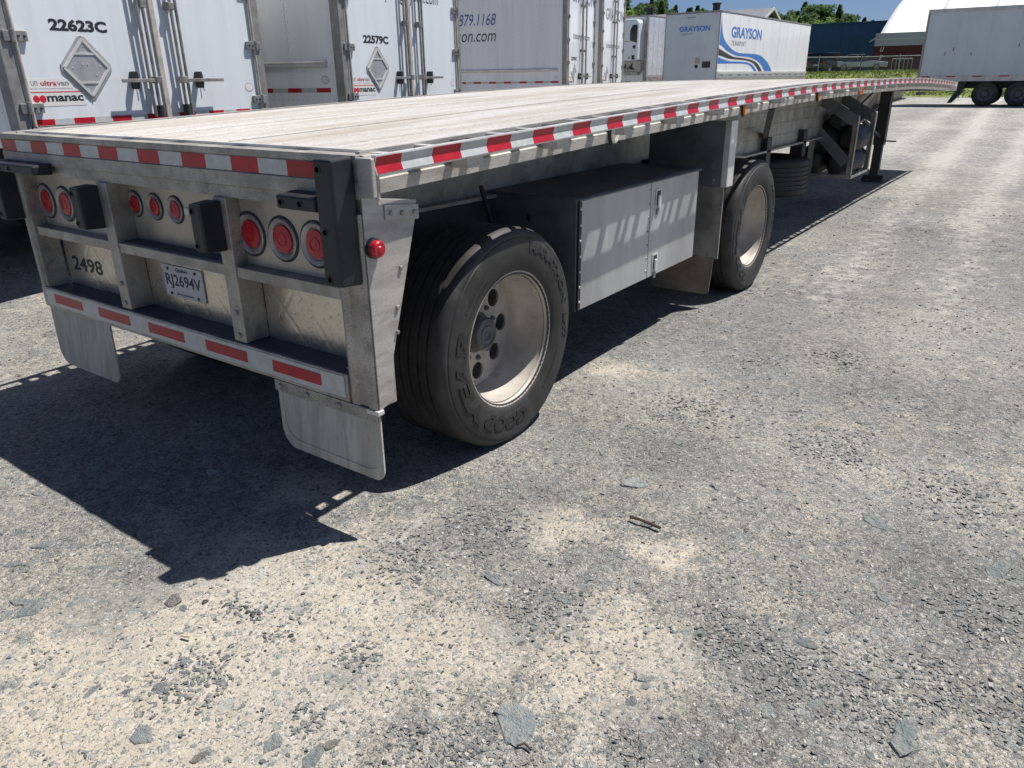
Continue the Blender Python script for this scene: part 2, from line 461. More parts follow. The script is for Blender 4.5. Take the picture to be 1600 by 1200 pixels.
class MB:
    def __init__(s):
        s.v, s.f = [], []

    def add(s, vs, fs):
        o = len(s.v)
        s.v += [tuple(p) for p in vs]
        s.f += [tuple(i + o for i in f) for f in fs]
        return s

    def box(s, x0, x1, y0, y1, z0, z1):
        vs = [(x0, y0, z0), (x1, y0, z0), (x1, y1, z0), (x0, y1, z0), (x0, y0, z1), (x1, y0, z1), (x1, y1, z1), (x0, y1, z1)]
        return s.add(vs, [(0, 3, 2, 1), (4, 5, 6, 7), (0, 1, 5, 4), (1, 2, 6, 5), (2, 3, 7, 6), (3, 0, 4, 7)])

    def bar(s, p, q, w, h, up=(0, 0, 1)):
        """square bar from p to q: w across, h along 'up'"""
        p, q, up = Vector(p), Vector(q), Vector(up)
        d = (q - p).normalized()
        a = d.cross(up).normalized() * (w / 2)
        b = a.cross(d).normalized() * (h / 2)
        vs = [p - a - b, p + a - b, p + a + b, p - a + b, q - a - b, q + a - b, q + a + b, q - a + b]
        return s.add(vs, [(0, 3, 2, 1), (4, 5, 6, 7), (0, 1, 5, 4), (1, 2, 6, 5), (2, 3, 7, 6), (3, 0, 4, 7)])

    def prism(s, poly, axis, a, b):
        """polygon extruded along an axis: 'x' takes (y,z), 'y' takes (x,z), 'z' takes (x,y)"""
        def P(c, t):
            return {'x': (t, c[0], c[1]), 'y': (c[0], t, c[1]), 'z': (c[0], c[1], t)}[axis]
        n = len(poly)
        vs = [P(c, a) for c in poly] + [P(c, b) for c in poly]
        fs = [tuple(range(n))[::-1], tuple(range(n, 2 * n))] + [(i, (i + 1) % n, n + (i + 1) % n, n + i) for i in range(n)]
        return s.add(vs, fs)

    def lathe(s, prof, axis='x', c=(0, 0, 0), seg=24, closed=False):
        """profile of (along, radius) turned about an axis through c"""
        vs, fs = [], []
        n = len(prof)
        for k in range(seg):
            a = 2 * math.pi * k / seg
            ca, sa = math.cos(a), math.sin(a)
            for t, r in prof:
                if axis == 'x':
                    vs.append((c[0] + t, c[1] + r * ca, c[2] + r * sa))
                elif axis == 'y':
                    vs.append((c[0] + r * ca, c[1] + t, c[2] + r * sa))
                else:
                    vs.append((c[0] + r * ca, c[1] + r * sa, c[2] + t))
        m = n if closed else n - 1
        for k in range(seg):
            k2 = (k + 1) % seg
            for i in range(m):
                j = (i + 1) % n
                fs.append((k * n + i, k * n + j, k2 * n + j, k2 * n + i))
        return s.add(vs, fs)

    def tube(s, p, q, r, seg=10, r2=None):
        p, q = Vector(p), Vector(q)
        r2 = r if r2 is None else r2
        d = (q - p).normalized()
        a = d.orthogonal().normalized()
        b = d.cross(a)
        vs = []
        for k in range(seg):
            t = 2 * math.pi * k / seg
            vs.append(p + (a * math.cos(t) + b * math.sin(t)) * r)
        for k in range(seg):
            t = 2 * math.pi * k / seg
            vs.append(q + (a * math.cos(t) + b * math.sin(t)) * r2)
        fs = [(k, (k + 1) % seg, seg + (k + 1) % seg, seg + k) for k in range(seg)]
        fs += [tuple(range(seg))[::-1], tuple(range(seg, 2 * seg))]
        return s.add(vs, fs)

    def path(s, pts, r, seg=6):
        for a, b in zip(pts[:-1], pts[1:]):
            s.tube(a, b, r, seg)
        return s

    def sweep(s, prof, ys, zf):
        """closed profile of (x, z offset) swept along y over a height function"""
        n = len(prof)
        vs = [(x, y, zf(y) + z) for y in ys for x, z in prof]
        fs = []
        for k in range(len(ys) - 1):
            for i in range(n):
                j = (i + 1) % n
                fs.append((k * n + i, k * n + j, (k + 1) * n + j, (k + 1) * n + i))
        fs.append(tuple(range(n)))
        fs.append(tuple(range((len(ys) - 1) * n, len(ys) * n))[::-1])
        return s.add(vs, fs)

    def build(s, name, mat, parent=None, bevel=0.0, smooth=None, recalc=True, mesh_name=None):
        me = bpy.data.meshes.new(mesh_name or name)
        me.from_pydata(s.v, [], s.f)
        if recalc:
            bm = bmesh.new()
            bm.from_mesh(me)
            bmesh.ops.recalc_face_normals(bm, faces=bm.faces)
            bm.to_mesh(me)
            bm.free()
        me.materials.append(MATS[mat])
        if smooth is not None:
            me.polygons.foreach_set('use_smooth', [True] * len(me.polygons))
            me.set_sharp_from_angle(angle=math.radians(smooth))
        return link(name, me, parent, bevel)


def link(name, me, parent=None, bevel=0.0):
    o = bpy.data.objects.new(name, me)
    COL.objects.link(o)
    if parent is not None:
        o.parent = parent
    if bevel:
        b = o.modifiers.new('bevel', 'BEVEL')
        b.width = bevel
        b.segments = 2
        b.limit_method = 'ANGLE'
        b.angle_limit = math.radians(40)
    return o


def tag(o, label, cat, group=None):
    o['label'] = label
    o['category'] = cat
    if group:
        o['group'] = group
    return o


def structure(o):
    o['kind'] = 'structure'
    return o


def stuff(o):
    o['kind'] = 'stuff'
    return o


def thing(name, loc, rz, label, cat, group=None):
    o = bpy.data.objects.new(name, None)
    COL.objects.link(o)
    o.location = loc
    o.rotation_euler = (0, 0, rz)
    o.empty_display_size = 0.3
    return tag(o, label, cat, group)


def copy_tree(o, parent=None):
    c = o.copy()
    COL.objects.link(c)
    c.parent = parent
    for ch in o.children:
        copy_tree(ch, c)
    return c


_TXT = {}


def text_geo(s, shear=0.0, bold=0.0):
    key = (s, shear, bold)
    if key not in _TXT:
        cu = bpy.data.curves.new('txt', 'FONT')
        cu.body = s
        cu.size = 1
        cu.shear = shear
        cu.offset = bold
        cu.resolution_u = 3
        cu.fill_mode = 'FRONT'
        ob = bpy.data.objects.new('txt', cu)
        COL.objects.link(ob)
        dg = bpy.context.evaluated_depsgraph_get()
        me = bpy.data.meshes.new_from_object(ob.evaluated_get(dg))
        bm = bmesh.new()
        bm.from_mesh(me)
        bmesh.ops.remove_doubles(bm, verts=bm.verts, dist=1e-5)
        v = np.array([x.co[:2] for x in bm.verts])
        f = [tuple(x.index for x in p.verts) for p in bm.faces]
        e = [tuple(x.index for x in ed.verts) for ed in bm.edges if len(ed.link_faces) == 1]
        bm.free()
        bpy.data.objects.remove(ob)
        bpy.data.curves.remove(cu)
        bpy.data.meshes.remove(me)
        lo, hi = v.min(0), v.max(0)
        _TXT[key] = ((v - lo) / (hi - lo), f, e)
    return _TXT[key]


def text_mb(mb, s, fun, w, h, t, shear=0.0, bold=0.0):
    """solid lettering fitted into w x h; fun(u, v, d) places a point (d = height above the surface)"""
    v, f, e = text_geo(s, shear, bold)
    n = len(v)
    vs = [fun(p[0] * w, p[1] * h, t) for p in v] + [fun(p[0] * w, p[1] * h, 0) for p in v]
    mb.add(vs, f + [(a, b, b + n, a + n) for a, b in e])
    return mb


def lettering(s, origin, xd, yd, w, h, mat, parent, t=0.002, shear=0.0, bold=0.0, name='lettering'):
    o, xd, yd = Vector(origin), Vector(xd), Vector(yd)
    nd = xd.cross(yd)
    mb = MB()
    text_mb(mb, s, lambda u, v, d: o + xd * u + yd * v + nd * d, w, h, t, shear, bold)
    return mb.build(name, mat, parent, recalc=False)


def smoothstep(a, b, x):
    q = np.clip((x - a) / (b - a), 0, 1)
    return q * q * (3 - 2 * q)


def vnoise(x, y, seed):
    xi, yi = np.floor(x).astype(np.int64), np.floor(y).astype(np.int64)
    fx, fy = x - xi, y - yi
    fx, fy = fx * fx * (3 - 2 * fx), fy * fy * (3 - 2 * fy)

    def h(a, b):
        n = (a * 374761393 + b * 668265263 + seed * 982451653) & 0xffffffff
        n = ((n ^ (n >> 13)) * 1274126177) & 0xffffffff
        return ((n ^ (n >> 16)) & 0xffff) / 65535.0
    return (h(xi, yi) * (1 - fx) + h(xi + 1, yi) * fx) * (1 - fy) + (h(xi, yi + 1) * (1 - fx) + h(xi + 1, yi + 1) * fx) * fy


def fbm(x, y, sc, seed, o=4):
    s, a, t = 0, 1.0, 0
    for k in range(o):
        s = s + a * vnoise(x * sc, y * sc, seed + k)
        t += a
        a *= 0.5
        sc *= 2.03
    return s / t


def ground_z(x, y):
    x, y = np.asarray(x, float), np.asarray(y, float)
    d = np.hypot(x - 2, y - 1)
    near = np.exp(-(d / 9) ** 2)
    z = near * (0.022 * (fbm(x, y, 1.3, 3) - 0.5) + 0.010 * (fbm(x, y, 9, 5) - 0.5)) - 0.004
    # shallow rut in the driven lane
    z = z + 0.2 * smoothstep(24, 38, y) + 1.38 * smoothstep(49, 71, y) + 0.25 * smoothstep(48, 52, y) * fbm(x, y, 0.3, 9) \
        + 0.8 * smoothstep(95, 150, y)
    return z


def gz(x, y):
    return float(ground_z(x, y))


# ------------------------------------------------------------------ ground
def axis_coords(lo, hi, step, far, growth=1.09):
    c = list(np.arange(lo, hi, step))
    s, p = step, hi
    while p < far:
        c.append(p)
        s *= growth
        p += s
    s, p = step * growth, lo - step
    pre = []
    while p > -far:
        pre.append(p)
        s *= growth
        p -= s
    return np.array(pre[::-1] + c)


SAND = [(1.43, -0.35, 0.47), (2.28, -0.12, 0.41), (1.0, -0.43, 0.28), (1.03, -0.92, 0.51), (1.17, -1.17, 0.35), (1.54, -0.72, 0.37),
        (1.69, -0.43, 0.32), (2.2, 0.44, 0.16), (1.72, 0.36, 0.22), (1.54, -0.97, 0.34), (1.15, 1.99, 0.22), (1.9, -0.32, 0.25), (0.72, 0.04, 0.22)]
DUST = [(0.26, 25.92, 2.2), (1.69, 17.31, 1.3), (1.79, 10.81, 0.8), (1.7, 8.29, 0.7), (1.76, 5.9, 0.55), (1.75, 4.52, 0.4), (2.53, 9.32, 0.6),
        (2.51, 5.78, 0.43), (2.43, 4.32, 0.37), (1.06, 14.2, 1.2), (1.23, 34.9, 3.5), (2.31, 14.88, 0.9)]
DARKF = [(2.0, -0.04, 0.25), (1.43, -0.09, 0.28), (1.56, 0.2, 0.29), (2.54, 0.2, 0.2), (2.71, 0.11, 0.2), (0.75, -0.8, 0.28), (1.95, -0.15, 0.2),
         (2.45, -0.3, 0.15), (1.68, -0.62, 0.14), (1.5, 0.5, 0.3), (2.6, 0.6, 0.3), (2.9, 0.9, 0.35), (1.9, 1.2, 0.35)]


def blobs(x, y, L, k=1.0):
    s = 0
    for a, b, r in L:
        s = np.maximum(s, np.exp(-(((x - a) ** 2 + (y - b) ** 2) / (k * r) ** 2) ** 1.4))
    return s


gx = axis_coords(-2.6, 4.4, 0.03, 900)
gy = axis_coords(-1.7, 5.2, 0.03, 900)
GX, GY = np.meshgrid(gx, gy)
GZ = ground_z(GX, GY)
nx, ny = len(gx), len(gy)
gv = np.stack([GX.ravel(), GY.ravel(), GZ.ravel()], 1)
ii = np.arange(nx * ny).reshape(ny, nx)
gf = np.stack([ii[:-1, :-1].ravel(), ii[:-1, 1:].ravel(), ii[1:, 1:].ravel(), ii[1:, :-1].ravel()], 1)
me = bpy.data.meshes.new('ground')
me.vertices.add(len(gv))
me.vertices.foreach_set('co', gv.ravel())
me.loops.add(gf.size)
me.loops.foreach_set('vertex_index', gf.ravel())
me.polygons.add(len(gf))
me.polygons.foreach_set('loop_start', np.arange(0, gf.size, 4))
me.polygons.foreach_set('loop_total', np.full(len(gf), 4))
me.update()
me.validate()
me.polygons.foreach_set('use_smooth', [True] * len(gf))
X_, Y_ = gv[:, 0], gv[:, 1]
d_near = np.exp(-(np.hypot(X_ - 1.6, Y_ + 0.6) / 1.5) ** 2)
d_left = np.exp(-(np.hypot(X_ + 1.5, Y_ - 0.8) / 2.2) ** 2)
sandm = 0.60 * blobs(X_, Y_, SAND, 0.75) + 0.36 * d_near + 0.08 + 0.25 * d_left + 0.7 * (fbm(X_, Y_, 1.1, 21, 5) - 0.5) + 0.5 * (fbm(X_, Y_, 4.3, 29) - 0.5)
wob = 0.16 * (fbm(X_, Y_, 0.35, 91) - 0.5) * 2
rut = np.exp(-((X_ - 1.98 + 0.052 * Y_ + wob) / 0.30) ** 2) + 0.9 * np.exp(-((X_ - 2.62 + 0.022 * Y_ + wob) / 0.24) ** 2) \
    + 0.6 * np.exp(-((X_ - 0.9 + 0.06 * Y_ + wob) / 0.35) ** 2) * smoothstep(7, 11, Y_)
dustm = 0.44 * np.clip(rut, 0, 1) * smoothstep(2.2, 5.0, Y_) + 0.30 * smoothstep(5, 18, Y_) + 0.08 + 0.6 * (fbm(X_, Y_, 0.9, 33, 5) - 0.5)
darkm = 0.55 * blobs(X_, Y_, DARKF, 0.85) + 1.0 * (fbm(X_, Y_, 1.6, 44, 5) - 0.4)
grassm = np.where((X_ > -70) & (X_ < 60), smoothstep(47.5, 52.5, Y_), smoothstep(40, 60, np.hypot(X_, Y_)))
for nm, arr in (('sand', sandm), ('dust', dustm), ('dark', darkm), ('grass', grassm)):
    at = me.attributes.new(nm, 'FLOAT', 'POINT')
    at.data.foreach_set('value', arr.astype(np.float32))
me.materials.append(MATS['ground'])
ground = structure(link('ground', me))

# ---- stones: the ones that can be picked apart are objects of their own, the fine gravel is one mesh


def ico(sub):
    bm = bmesh.new()
    bmesh.ops.create_icosphere(bm, subdivisions=sub, radius=1)
    v = np.array([x.co[:] for x in bm.verts])
    f = np.array([[q.index for q in p.verts] for p in bm.faces])
    bm.free()
    return v, f


ICO1, ICO1F = ico(1)
ICO2, ICO2F = ico(2)


def stone_mesh(k, flat, mat):
    r = np.random.default_rng(100 + k)
    v = ICO2.copy()
    # cut by random planes for broken faces
    for _ in range(13):
        n = r.normal(size=3)
        n /= np.linalg.norm(n)
        dd = r.uniform(0.38, 0.78)
        h = v @ n - dd
        v = v - np.outer(np.maximum(h, 0), n)
    v += r.normal(scale=0.02, size=v.shape)
    v[:, 2] *= flat
    v[:, 1] *= r.uniform(0.6, 0.95)
    m_ = bpy.data.meshes.new('stone')
    m_.from_pydata(v.tolist(), [], ICO2F.tolist())
    m_.materials.append(MATS[mat])
    return m_


SM = [stone_mesh(k, random.uniform(0.22, 0.4), 'slate') for k in range(9)]


def slab_mesh(k):
    # flat broken slab: irregular outline, chipped upper edge, uneven top
    r = np.random.default_rng(300 + k)
    nn = 16
    ang = np.sort(r.uniform(0, 2 * np.pi, nn) * .25 + np.linspace(0, 2 * np.pi, nn, endpoint=False) * 1.0)
    rad = .86 + .16 * np.sin(ang * 2 + r.uniform(0, 6)) + .10 * np.sin(ang * 3 + r.uniform(0, 6)) + r.uniform(-.09, .09, nn)
    asp = r.uniform(.62, .9)
    vs, fs = [], []
    for zz, kk in ((-.25, 1.05), (.05, 1.0), (.13, .93), (.15, .5)):
        for a_, q_ in zip(ang, rad):
            j = r.normal(0, .03)
            vs.append((math.cos(a_) * q_ * kk + j, math.sin(a_) * q_ * kk * asp + j, zz + r.normal(0, .022)))
    vs.append((r.normal(0, .15), r.normal(0, .15), .14))
    for l_ in range(3):
        for i in range(nn):
            j = (i + 1) % nn
            fs.append((l_ * nn + i, l_ * nn + j, (l_ + 1) * nn + j, (l_ + 1) * nn + i))
    for i in range(nn):
        fs.append((3 * nn + i, 3 * nn + (i + 1) % nn, 4 * nn))
    m_ = bpy.data.meshes.new('stone')
    m_.from_pydata(vs, [], fs)
    m_.materials.append(MATS['slate'])
    return m_


SLAB = [slab_mesh(k) for k in range(10)]
SMD = [stone_mesh(50 + k, random.uniform(0.5, 0.75), 'slate_dark') for k in range(5)]
# (x, y, width) of the stones seen in the yard
ST = [(1.863, .836, .102), (2.757, 1.085, .111), (2.172, -.483, .128), (3.026, .04, .114), (1.002, -.717, .038), (1.424, -.612, .036),
      (1.375, -.59, .032), (1.226, -.848, .039), (1.266, -.95, .052), (1.116, -1.077, .048), (.532, -1.005, .078), (.592, -1.011, .085),
      (1.022, -.992, .031), (1.27, -.874, .034), (3.161, 1.007, .1), (1.753, -.023, .066), (2.009, .022, .055), (1.518, -.869, .035),
      (1.808, -.859, .066), (1.818, -.804, .05), (1.567, -1.026, .046), (1.378, -1.071, .075), (2.802, .034, .042), (2.71, -.062, .052),
      (2.721, .265, .058), (2.443, .124, .043), (2.018, -.467, .025), (2.388, -.239, .039), (1.687, -.894, .057), (2.626, .358, .032),
      (1.937, -.509, .036), (1.182, -1.002, .022), (.558, -1.065, .046), (.94, -1.046, .023), (1.516, -.583, .027), (2.388, -.139, .047),
      (2.054, .34, .037), (2.308, .806, .025), (2.189, 1.969, .071), (2.519, 2.005, .062), (2.104, 1.727, .05), (1.851, 1.303, .048),
      (1.6, 1.017, .059), (1.502, .839, .04), (2.153, 1.007, .048), (3.079, .707, .037), (3.212, .671, .039), (2.868, .62, .046),
      (.258, -.109, .052), (-.201, -.384, .058), (-.179, -.638, .06), (.191, -.48, .064), (.143, -.356, .044), (.241, -.803, .073),
      (.272, -.926, .061), (-.538, -.304, .044), (-.746, -.445, .05)]
STD = [(.943, -.711, .085), (1.104, -.632, .034), (1.192, -.61, .036), (1.037, -.658, .028), (1.215, -.604, .03), (1.23, -.59, .026),
       (1.165, -.612, .024), (1.13, -.618, .026), (1.245, -.606, .026)]


def put_stone(x, y, w, meshes, flat_tilt=0.12):
    o = bpy.data.objects.new('stone', random.choice(meshes))
    COL.objects.link(o)
    o.parent = ground
    s = w / 2 * random.uniform(0.95, 1.1)
    hz = random.uniform(0.7, 1.1)
    o.scale = (s, s * random.uniform(0.75, 1.0), s * hz)
    o.location = (x, y, gz(x, y) - 0.02 * s)
    o.rotation_euler = (random.gauss(0, flat_tilt), random.gauss(0, flat_tilt), random.uniform(0, 6.28))
    return o


for s_ in ST:
    if s_[2] > .036:
        put_stone(s_[0], s_[1], s_[2] * 1.2, SLAB, .05)
    else:
        put_stone(*s_, SM)
for s_ in STD:
    put_stone(*s_, SMD, 0.4)
COARSE = [(2.54, .16, .21), (2.71, .11, .22), (2.91, .14, .24), (2.45, .24, .12), (3.04, .31, .23), (3.13, .71, .24), (1.14, -.61, .10),
          (1.23, -.6, .08), (1.36, -.62, .08), (2.12, -.62, .15), (2.0, -.68, .12), (2.45, -.38, .11), (1.35, -.52, .06), (1.31, -.88, .22),
          (1.7, -.79, .1), (1.65, -.55, .13), (1.78, 2.6, .23), (2.22, 2.89, .3), (1.15, 4.14, .31), (2.46, 1.63, .35), (1.76, 1.68, .39),
          (2.99, 1.46, .33), (3.25, .29, .2), (2.0, -.04, .25), (1.43, -.09, .28), (1.56, .2, .29)]
for k in range(230):
    if k < 130:
        a, b, r = COARSE[random.randrange(len(COARSE))]
        x, y = random.gauss(a, r * 0.6), random.gauss(b, r * 0.6)
        w = random.uniform(0.014, 0.03)
    else:
        x, y = random.uniform(0.2, 3.4), random.uniform(-1.2, 1.6)
        w = min(0.05, 0.016 + abs(random.gauss(0, 0.010)))
    put_stone(x, y, w, SLAB if random.random() < .3 else SM if random.random() < 0.7 else SMD, 0.15)


def scatter(n_try):
    # positions: uniform patches, denser towards the viewer, in drifts
    th = rng.uniform(math.radians(-25), math.radians(82), n_try)
    rr = 0.7 + rng.random(n_try) ** 1.7 * 11
    x = CAM.x - rr * np.sin(th)
    y = CAM.y + rr * np.cos(th)
    sz = 0.0012 + rng.gamma(1.1, 0.0015, n_try)
    dens = 0.14 + 0.95 * fbm(x, y, 2.2, 77) ** 2
    dens = np.maximum(dens * 0.75, blobs(x, y, COARSE, 0.7) * 1.0)
    sz = sz * (1 + 1.3 * blobs(x, y, COARSE, 0.6))
    sz = sz * (1 + 0.07 * rr)
    sz = np.minimum(sz, .0058 + .0006 * rr)
    dens = dens * (1 - .45 * blobs(x, y, SAND, 0.75) * (blobs(x, y, COARSE, .6) < .3))
    keep = rng.random(n_try) < dens
    return x[keep], y[keep], sz[keep]


CUBE = np.array([(x, y, z) for x in (-1, 1) for y in (-1, 1) for z in (-1, 1)], float) * .72
CUBEF = np.array([(0, 1, 3), (0, 3, 2), (4, 6, 7), (4, 7, 5), (0, 4, 5), (0, 5, 1), (2, 3, 7), (2, 7, 6), (0, 2, 6), (0, 6, 4), (1, 5, 7), (1, 7, 3)])
sx, sy, ss = scatter(185000)
n = len(sx)
sc = np.stack([ss * rng.uniform(0.8, 1.6, n), ss * rng.uniform(0.55, 1.0, n), ss * rng.uniform(0.3, 0.7, n)], 1)
vv = (CUBE[None] + rng.uniform(-0.42, 0.42, (n, 8, 3))) * sc[:, None, :]
ca, sa = np.cos(rng.uniform(0, 6.28, n)), np.sin(rng.uniform(0, 6.28, n))
an = rng.uniform(0, 6.28, n)
ca, sa = np.cos(an)[:, None], np.sin(an)[:, None]
tl = rng.normal(0, 0.25, n)[:, None]
x0, y0, z0 = vv[..., 0], vv[..., 1], vv[..., 2]
z1 = z0 + x0 * tl
vx, vy = x0 * ca - y0 * sa, x0 * sa + y0 * ca
base_z = ground_z(sx, sy) + 0.1 * sc[:, 2]
gv2 = np.stack([vx + sx[:, None], vy + sy[:, None], z1 + base_z[:, None]], 2).reshape(-1, 3)
gf2 = (CUBEF[None] + (np.arange(n) * 8)[:, None, None]).reshape(-1, 3)
me = bpy.data.meshes.new('gravel')
me.vertices.add(len(gv2))
me.vertices.foreach_set('co', gv2.ravel())
me.loops.add(gf2.size)
me.loops.foreach_set('vertex_index', gf2.ravel())
me.polygons.add(len(gf2))
me.polygons.foreach_set('loop_start', np.arange(0, gf2.size, 3))
me.polygons.foreach_set('loop_total', np.full(len(gf2), 3))
me.update()
me.shade_flat()
me.materials.append(MATS['gravel'])
stuff(link('gravel', me, ground))

mb = MB()
mb.path([(1.97, .577, .012), (2.01, .574, .017), (2.05, .578, .012), (2.10, .569, .014)], 0.006, 6)
mb.path([(2.05, .578, .012), (2.065, .598, .014)], 0.003, 5)
tag(mb.build('stick', 'twig'), 'dark broken stick lying on the grey gravel right of the sand', 'stick')
mb = MB()
mb.path([(2.22, -.545, .008), (2.235, -.53, .012), (2.26, -.535, .009)], 0.003, 5)
tag(mb.build('twig', 'twig'), 'thin dark twig beside the biggest flat stone in the foreground', 'twig')
mb = MB()
mb.path([(1.13, -.80, .006), (1.16, -.79, .008)], 0.004, 5)
tag(mb.build('straw', 'dead_straw'), 'pale straw stalk on the beige sand in the foreground', 'straw')

# ------------------------------------------------------------------ flatbed trailer
FB = thing('flatbed_trailer', (0, 0, 0), 0, 'long grey aluminium flatbed trailer with red and white tape and deep wide tyres', 'flatbed trailer')
ZT = [(-0.5, 1.325), (0, 1.343), (1.5, 1.392), (3, 1.438), (5, 1.4865), (6.7, 1.5), (8.3, 1.503), (9.5, 1.5), (10.5, 1.488), (11.5, 1.467), (12.6, 1.439),
      (13.85, 1.398), (14.5, 1.38)]


def zt(y):
    """height of the middle of the rub rail: the bed is arched"""
    return float(np.interp(y, [a for a, b in ZT], [b for a, b in ZT]))


_zs = np.linspace(-0.5, 14.5, 301)
_zz = np.interp(_zs, [a for a, b in ZT], [b for a, b in ZT])
_zz = np.convolve(np.pad(_zz, 12, mode='reflect', reflect_type='odd'), np.ones(25) / 25, 'valid')


def zt(y):
    return float(np.interp(y, _zs, _zz))


LEN = 13.85
YS = list(np.linspace(0.1, LEN, 46))
# deck planks with ribs, wood nailing strips between some of them
edges = [-1.19, -0.91, -0.60, -0.30, -0.255, 0.05, 0.35, 0.395, 0.68, 0.95, 1.19]
for a, b in zip(edges[:-1], edges[1:]):
    if b - a < 0.06:
        MB().sweep([(a + .003, .024), (b - .003, .024), (b - .003, .0), (b + .0005, 0), (b + .0005, -.01), (a - .0005, -.01), (a - .0005, 0), (a + .003, 0)], YS, zt).build('nailing_strip', 'wood', FB)
        continue
    prof = []
    nr = int((b - a - 0.02) / 0.022)
    w = (b - a - 0.014) / nr
    prof.append((a + .007, .026))
    for k in range(nr):
        x0 = a + .007 + k * w
        prof += [(x0 + w * .12, .026), (x0 + w * .2, .030), (x0 + w * .8, .030), (x0 + w * .88, .026)]
    prof += [(b - .007, .026), (b - .007, .010), (b - .001, .010), (b - .001, -.008), (a + .001, -.008), (a + .001, .010), (a + .007, .010)]
    o = MB().sweep(prof, YS, zt).build('deck_plank', 'deck', FB, recalc=False)
    o.data.materials.append(MATS['groove_grime'])                # dirt packed in the grooves
    idx = [0] * len(o.data.polygons)
    np_ = len(prof)
    for q in range((len(YS) - 1) * np_):
        i_ = q % np_
        if prof[i_][1] == .026 and prof[(i_ + 1) % np_][1] == .026:
            idx[q] = 1
    o.data.polygons.foreach_set('material_index', idx)
# side rails, rub rails with tape, spools and stake pockets
for s in (1, -1):
    def X(p):
        return [(s * x, z) for x, z in p]
    MB().sweep(X([(1.191, .036), (1.210, .036), (1.210, .012), (1.205, .008), (1.205, -.056), (1.213, -.060), (1.213, -.106), (1.165, -.106), (1.165, -.0085), (1.191, -.0085)]),
               [0.045] + YS, zt).build('side_rail', 'alu_side', FB)
    rr = MB().sweep(X([(1.287, .031), (1.306, .031), (1.3065, .027), (1.2985, .002), (1.2985, -.002), (1.3065, -.027), (1.306, -.031), (1.287, -.031)]),
                    [0.02] + YS[1:], zt).build('rub_rail', 'alu_bright', FB)
    k = 0
    y = -0.0139 + 0.03
    y0 = -0.0139
    while y0 + k * 0.3048 < LEN - 0.2:
        for half, mt, nm in ((0, 'tape_red', 'red_tape'), (1, 'tape_white', 'white_tape')):
            a = y0 + k * 0.3048 + half * 0.1524
            b = a + 0.1524
            a = max(a, 0.024)
            mb = MB()
            p = [(1.3075, .0255), (1.2997, .0018), (1.2997, -.0018), (1.3075, -.0255), (1.3050, -.0255), (1.2980, 0), (1.3050, .0255)]
            mb.sweep(X(p), [a, (a + b) / 2, b], zt)
            mb.build(nm, mt, rr)
        k += 1
    kk = 0
    yy = 0.545
    pocket_mesh = spool_mesh = None
    while yy < LEN - 0.1:
        z = zt(yy)
        if pocket_mesh is None:
            mb = MB()
            for (p0, p1, q0, q1) in ((1.2055, 1.286, -.048, -.042), (1.2055, 1.286, .042, .048)):
                mb.box(*sorted((s * p0, s * p1)), q0, q1, -.072, .028)
            mb.box(*sorted((s * 1.279, s * 1.286)), -.042, .042, -.072, .028)
            o = mb.build('stake_pocket', 'alu_side', FB)
            o.location = (0, yy, z)
            pocket_mesh = o.data
            mb = MB()
            mb.box(*sorted((s * 1.2108, s * 1.2865)), -.022, .022, -.020, .0285)
            o2 = mb.build('spool', 'alu_bright', FB)
            o2.location = (0, yy + 0.19, zt(yy + .19))
            spool_mesh = o2.data
            ys2 = [yy - .22, yy - .44, yy + .39]
        else:
            link('stake_pocket', pocket_mesh, FB).location = (0, yy, z)
            ys2 = [yy + .19, yy + .39]
        for q in ys2:
            if 0.08 < q < LEN - .05:
                link('spool', spool_mesh, FB).location = (0, q, zt(q))
        yy += 0.6096
# front header
MB().box(-1.3, 1.3, LEN, LEN + .05, zt(LEN) - .106, zt(LEN) + .033).build('front_header', 'alu_bright', FB)
# cross members under the deck
for k in range(22):
    y = 0.45 + k * 0.61
    z = zt(y)
    mb = MB()
    mb.box(-1.164, 1.164, y - .004, y + .004, z - .10, z - .012)
    mb.box(-1.164, 1.164, y - .03, y + .03, z - .106, z - .098)
    mb.build('cross_member', 'alu_dark', FB)


def zbeam(y):
    return float(np.interp(y, [0.1, 4.6, 5.6, 9.9, 11.6, 13.7], [1.02, 0.97, 0.87, 0.87, 1.13, 1.18]))


BY = [0.12, 1, 2, 3, 4, 4.6, 5.1, 5.6, 6.5, 7.5, 8.5, 9.9, 10.5, 11, 11.6, 12.6, 13.7]
for s in (1, -1):
    mb = MB()
    for half, zz in (((.006), None), (.075, 'b'), (.075, 't')):
        vs, fs = [], []
        for y in BY:
            zb_, zt_ = zbeam(y), zt(y) - .108
            if zz == 'b':
                lo, hi = zb_ - .012, zb_ + .006
            elif zz == 't':
                lo, hi = zt_ - .012, zt_
            else:
                lo, hi = zb_, zt_ - .006
            vs += [(s * .5 - half, y, lo), (s * .5 + half, y, lo), (s * .5 + half, y, hi), (s * .5 - half, y, hi)]
        m_ = len(BY)
        for q in range(m_ - 1):
            for i in range(4):
                j = (i + 1) % 4
                fs.append((4 * q + i, 4 * q + j, 4 * q + 4 + j, 4 * q + 4 + i))
        fs += [(0, 1, 2, 3), (4 * m_ - 4, 4 * m_ - 3, 4 * m_ - 2, 4 * m_ - 1)]
        mb.add(vs, fs)
    for z in (0.12, 0.24, 0.36):
        mb.box(s * .5 - .012, s * .5 + .012, 5.7, 9.8, .87 + z, .875 + z)
    mb.build('main_beam', 'alu', FB)

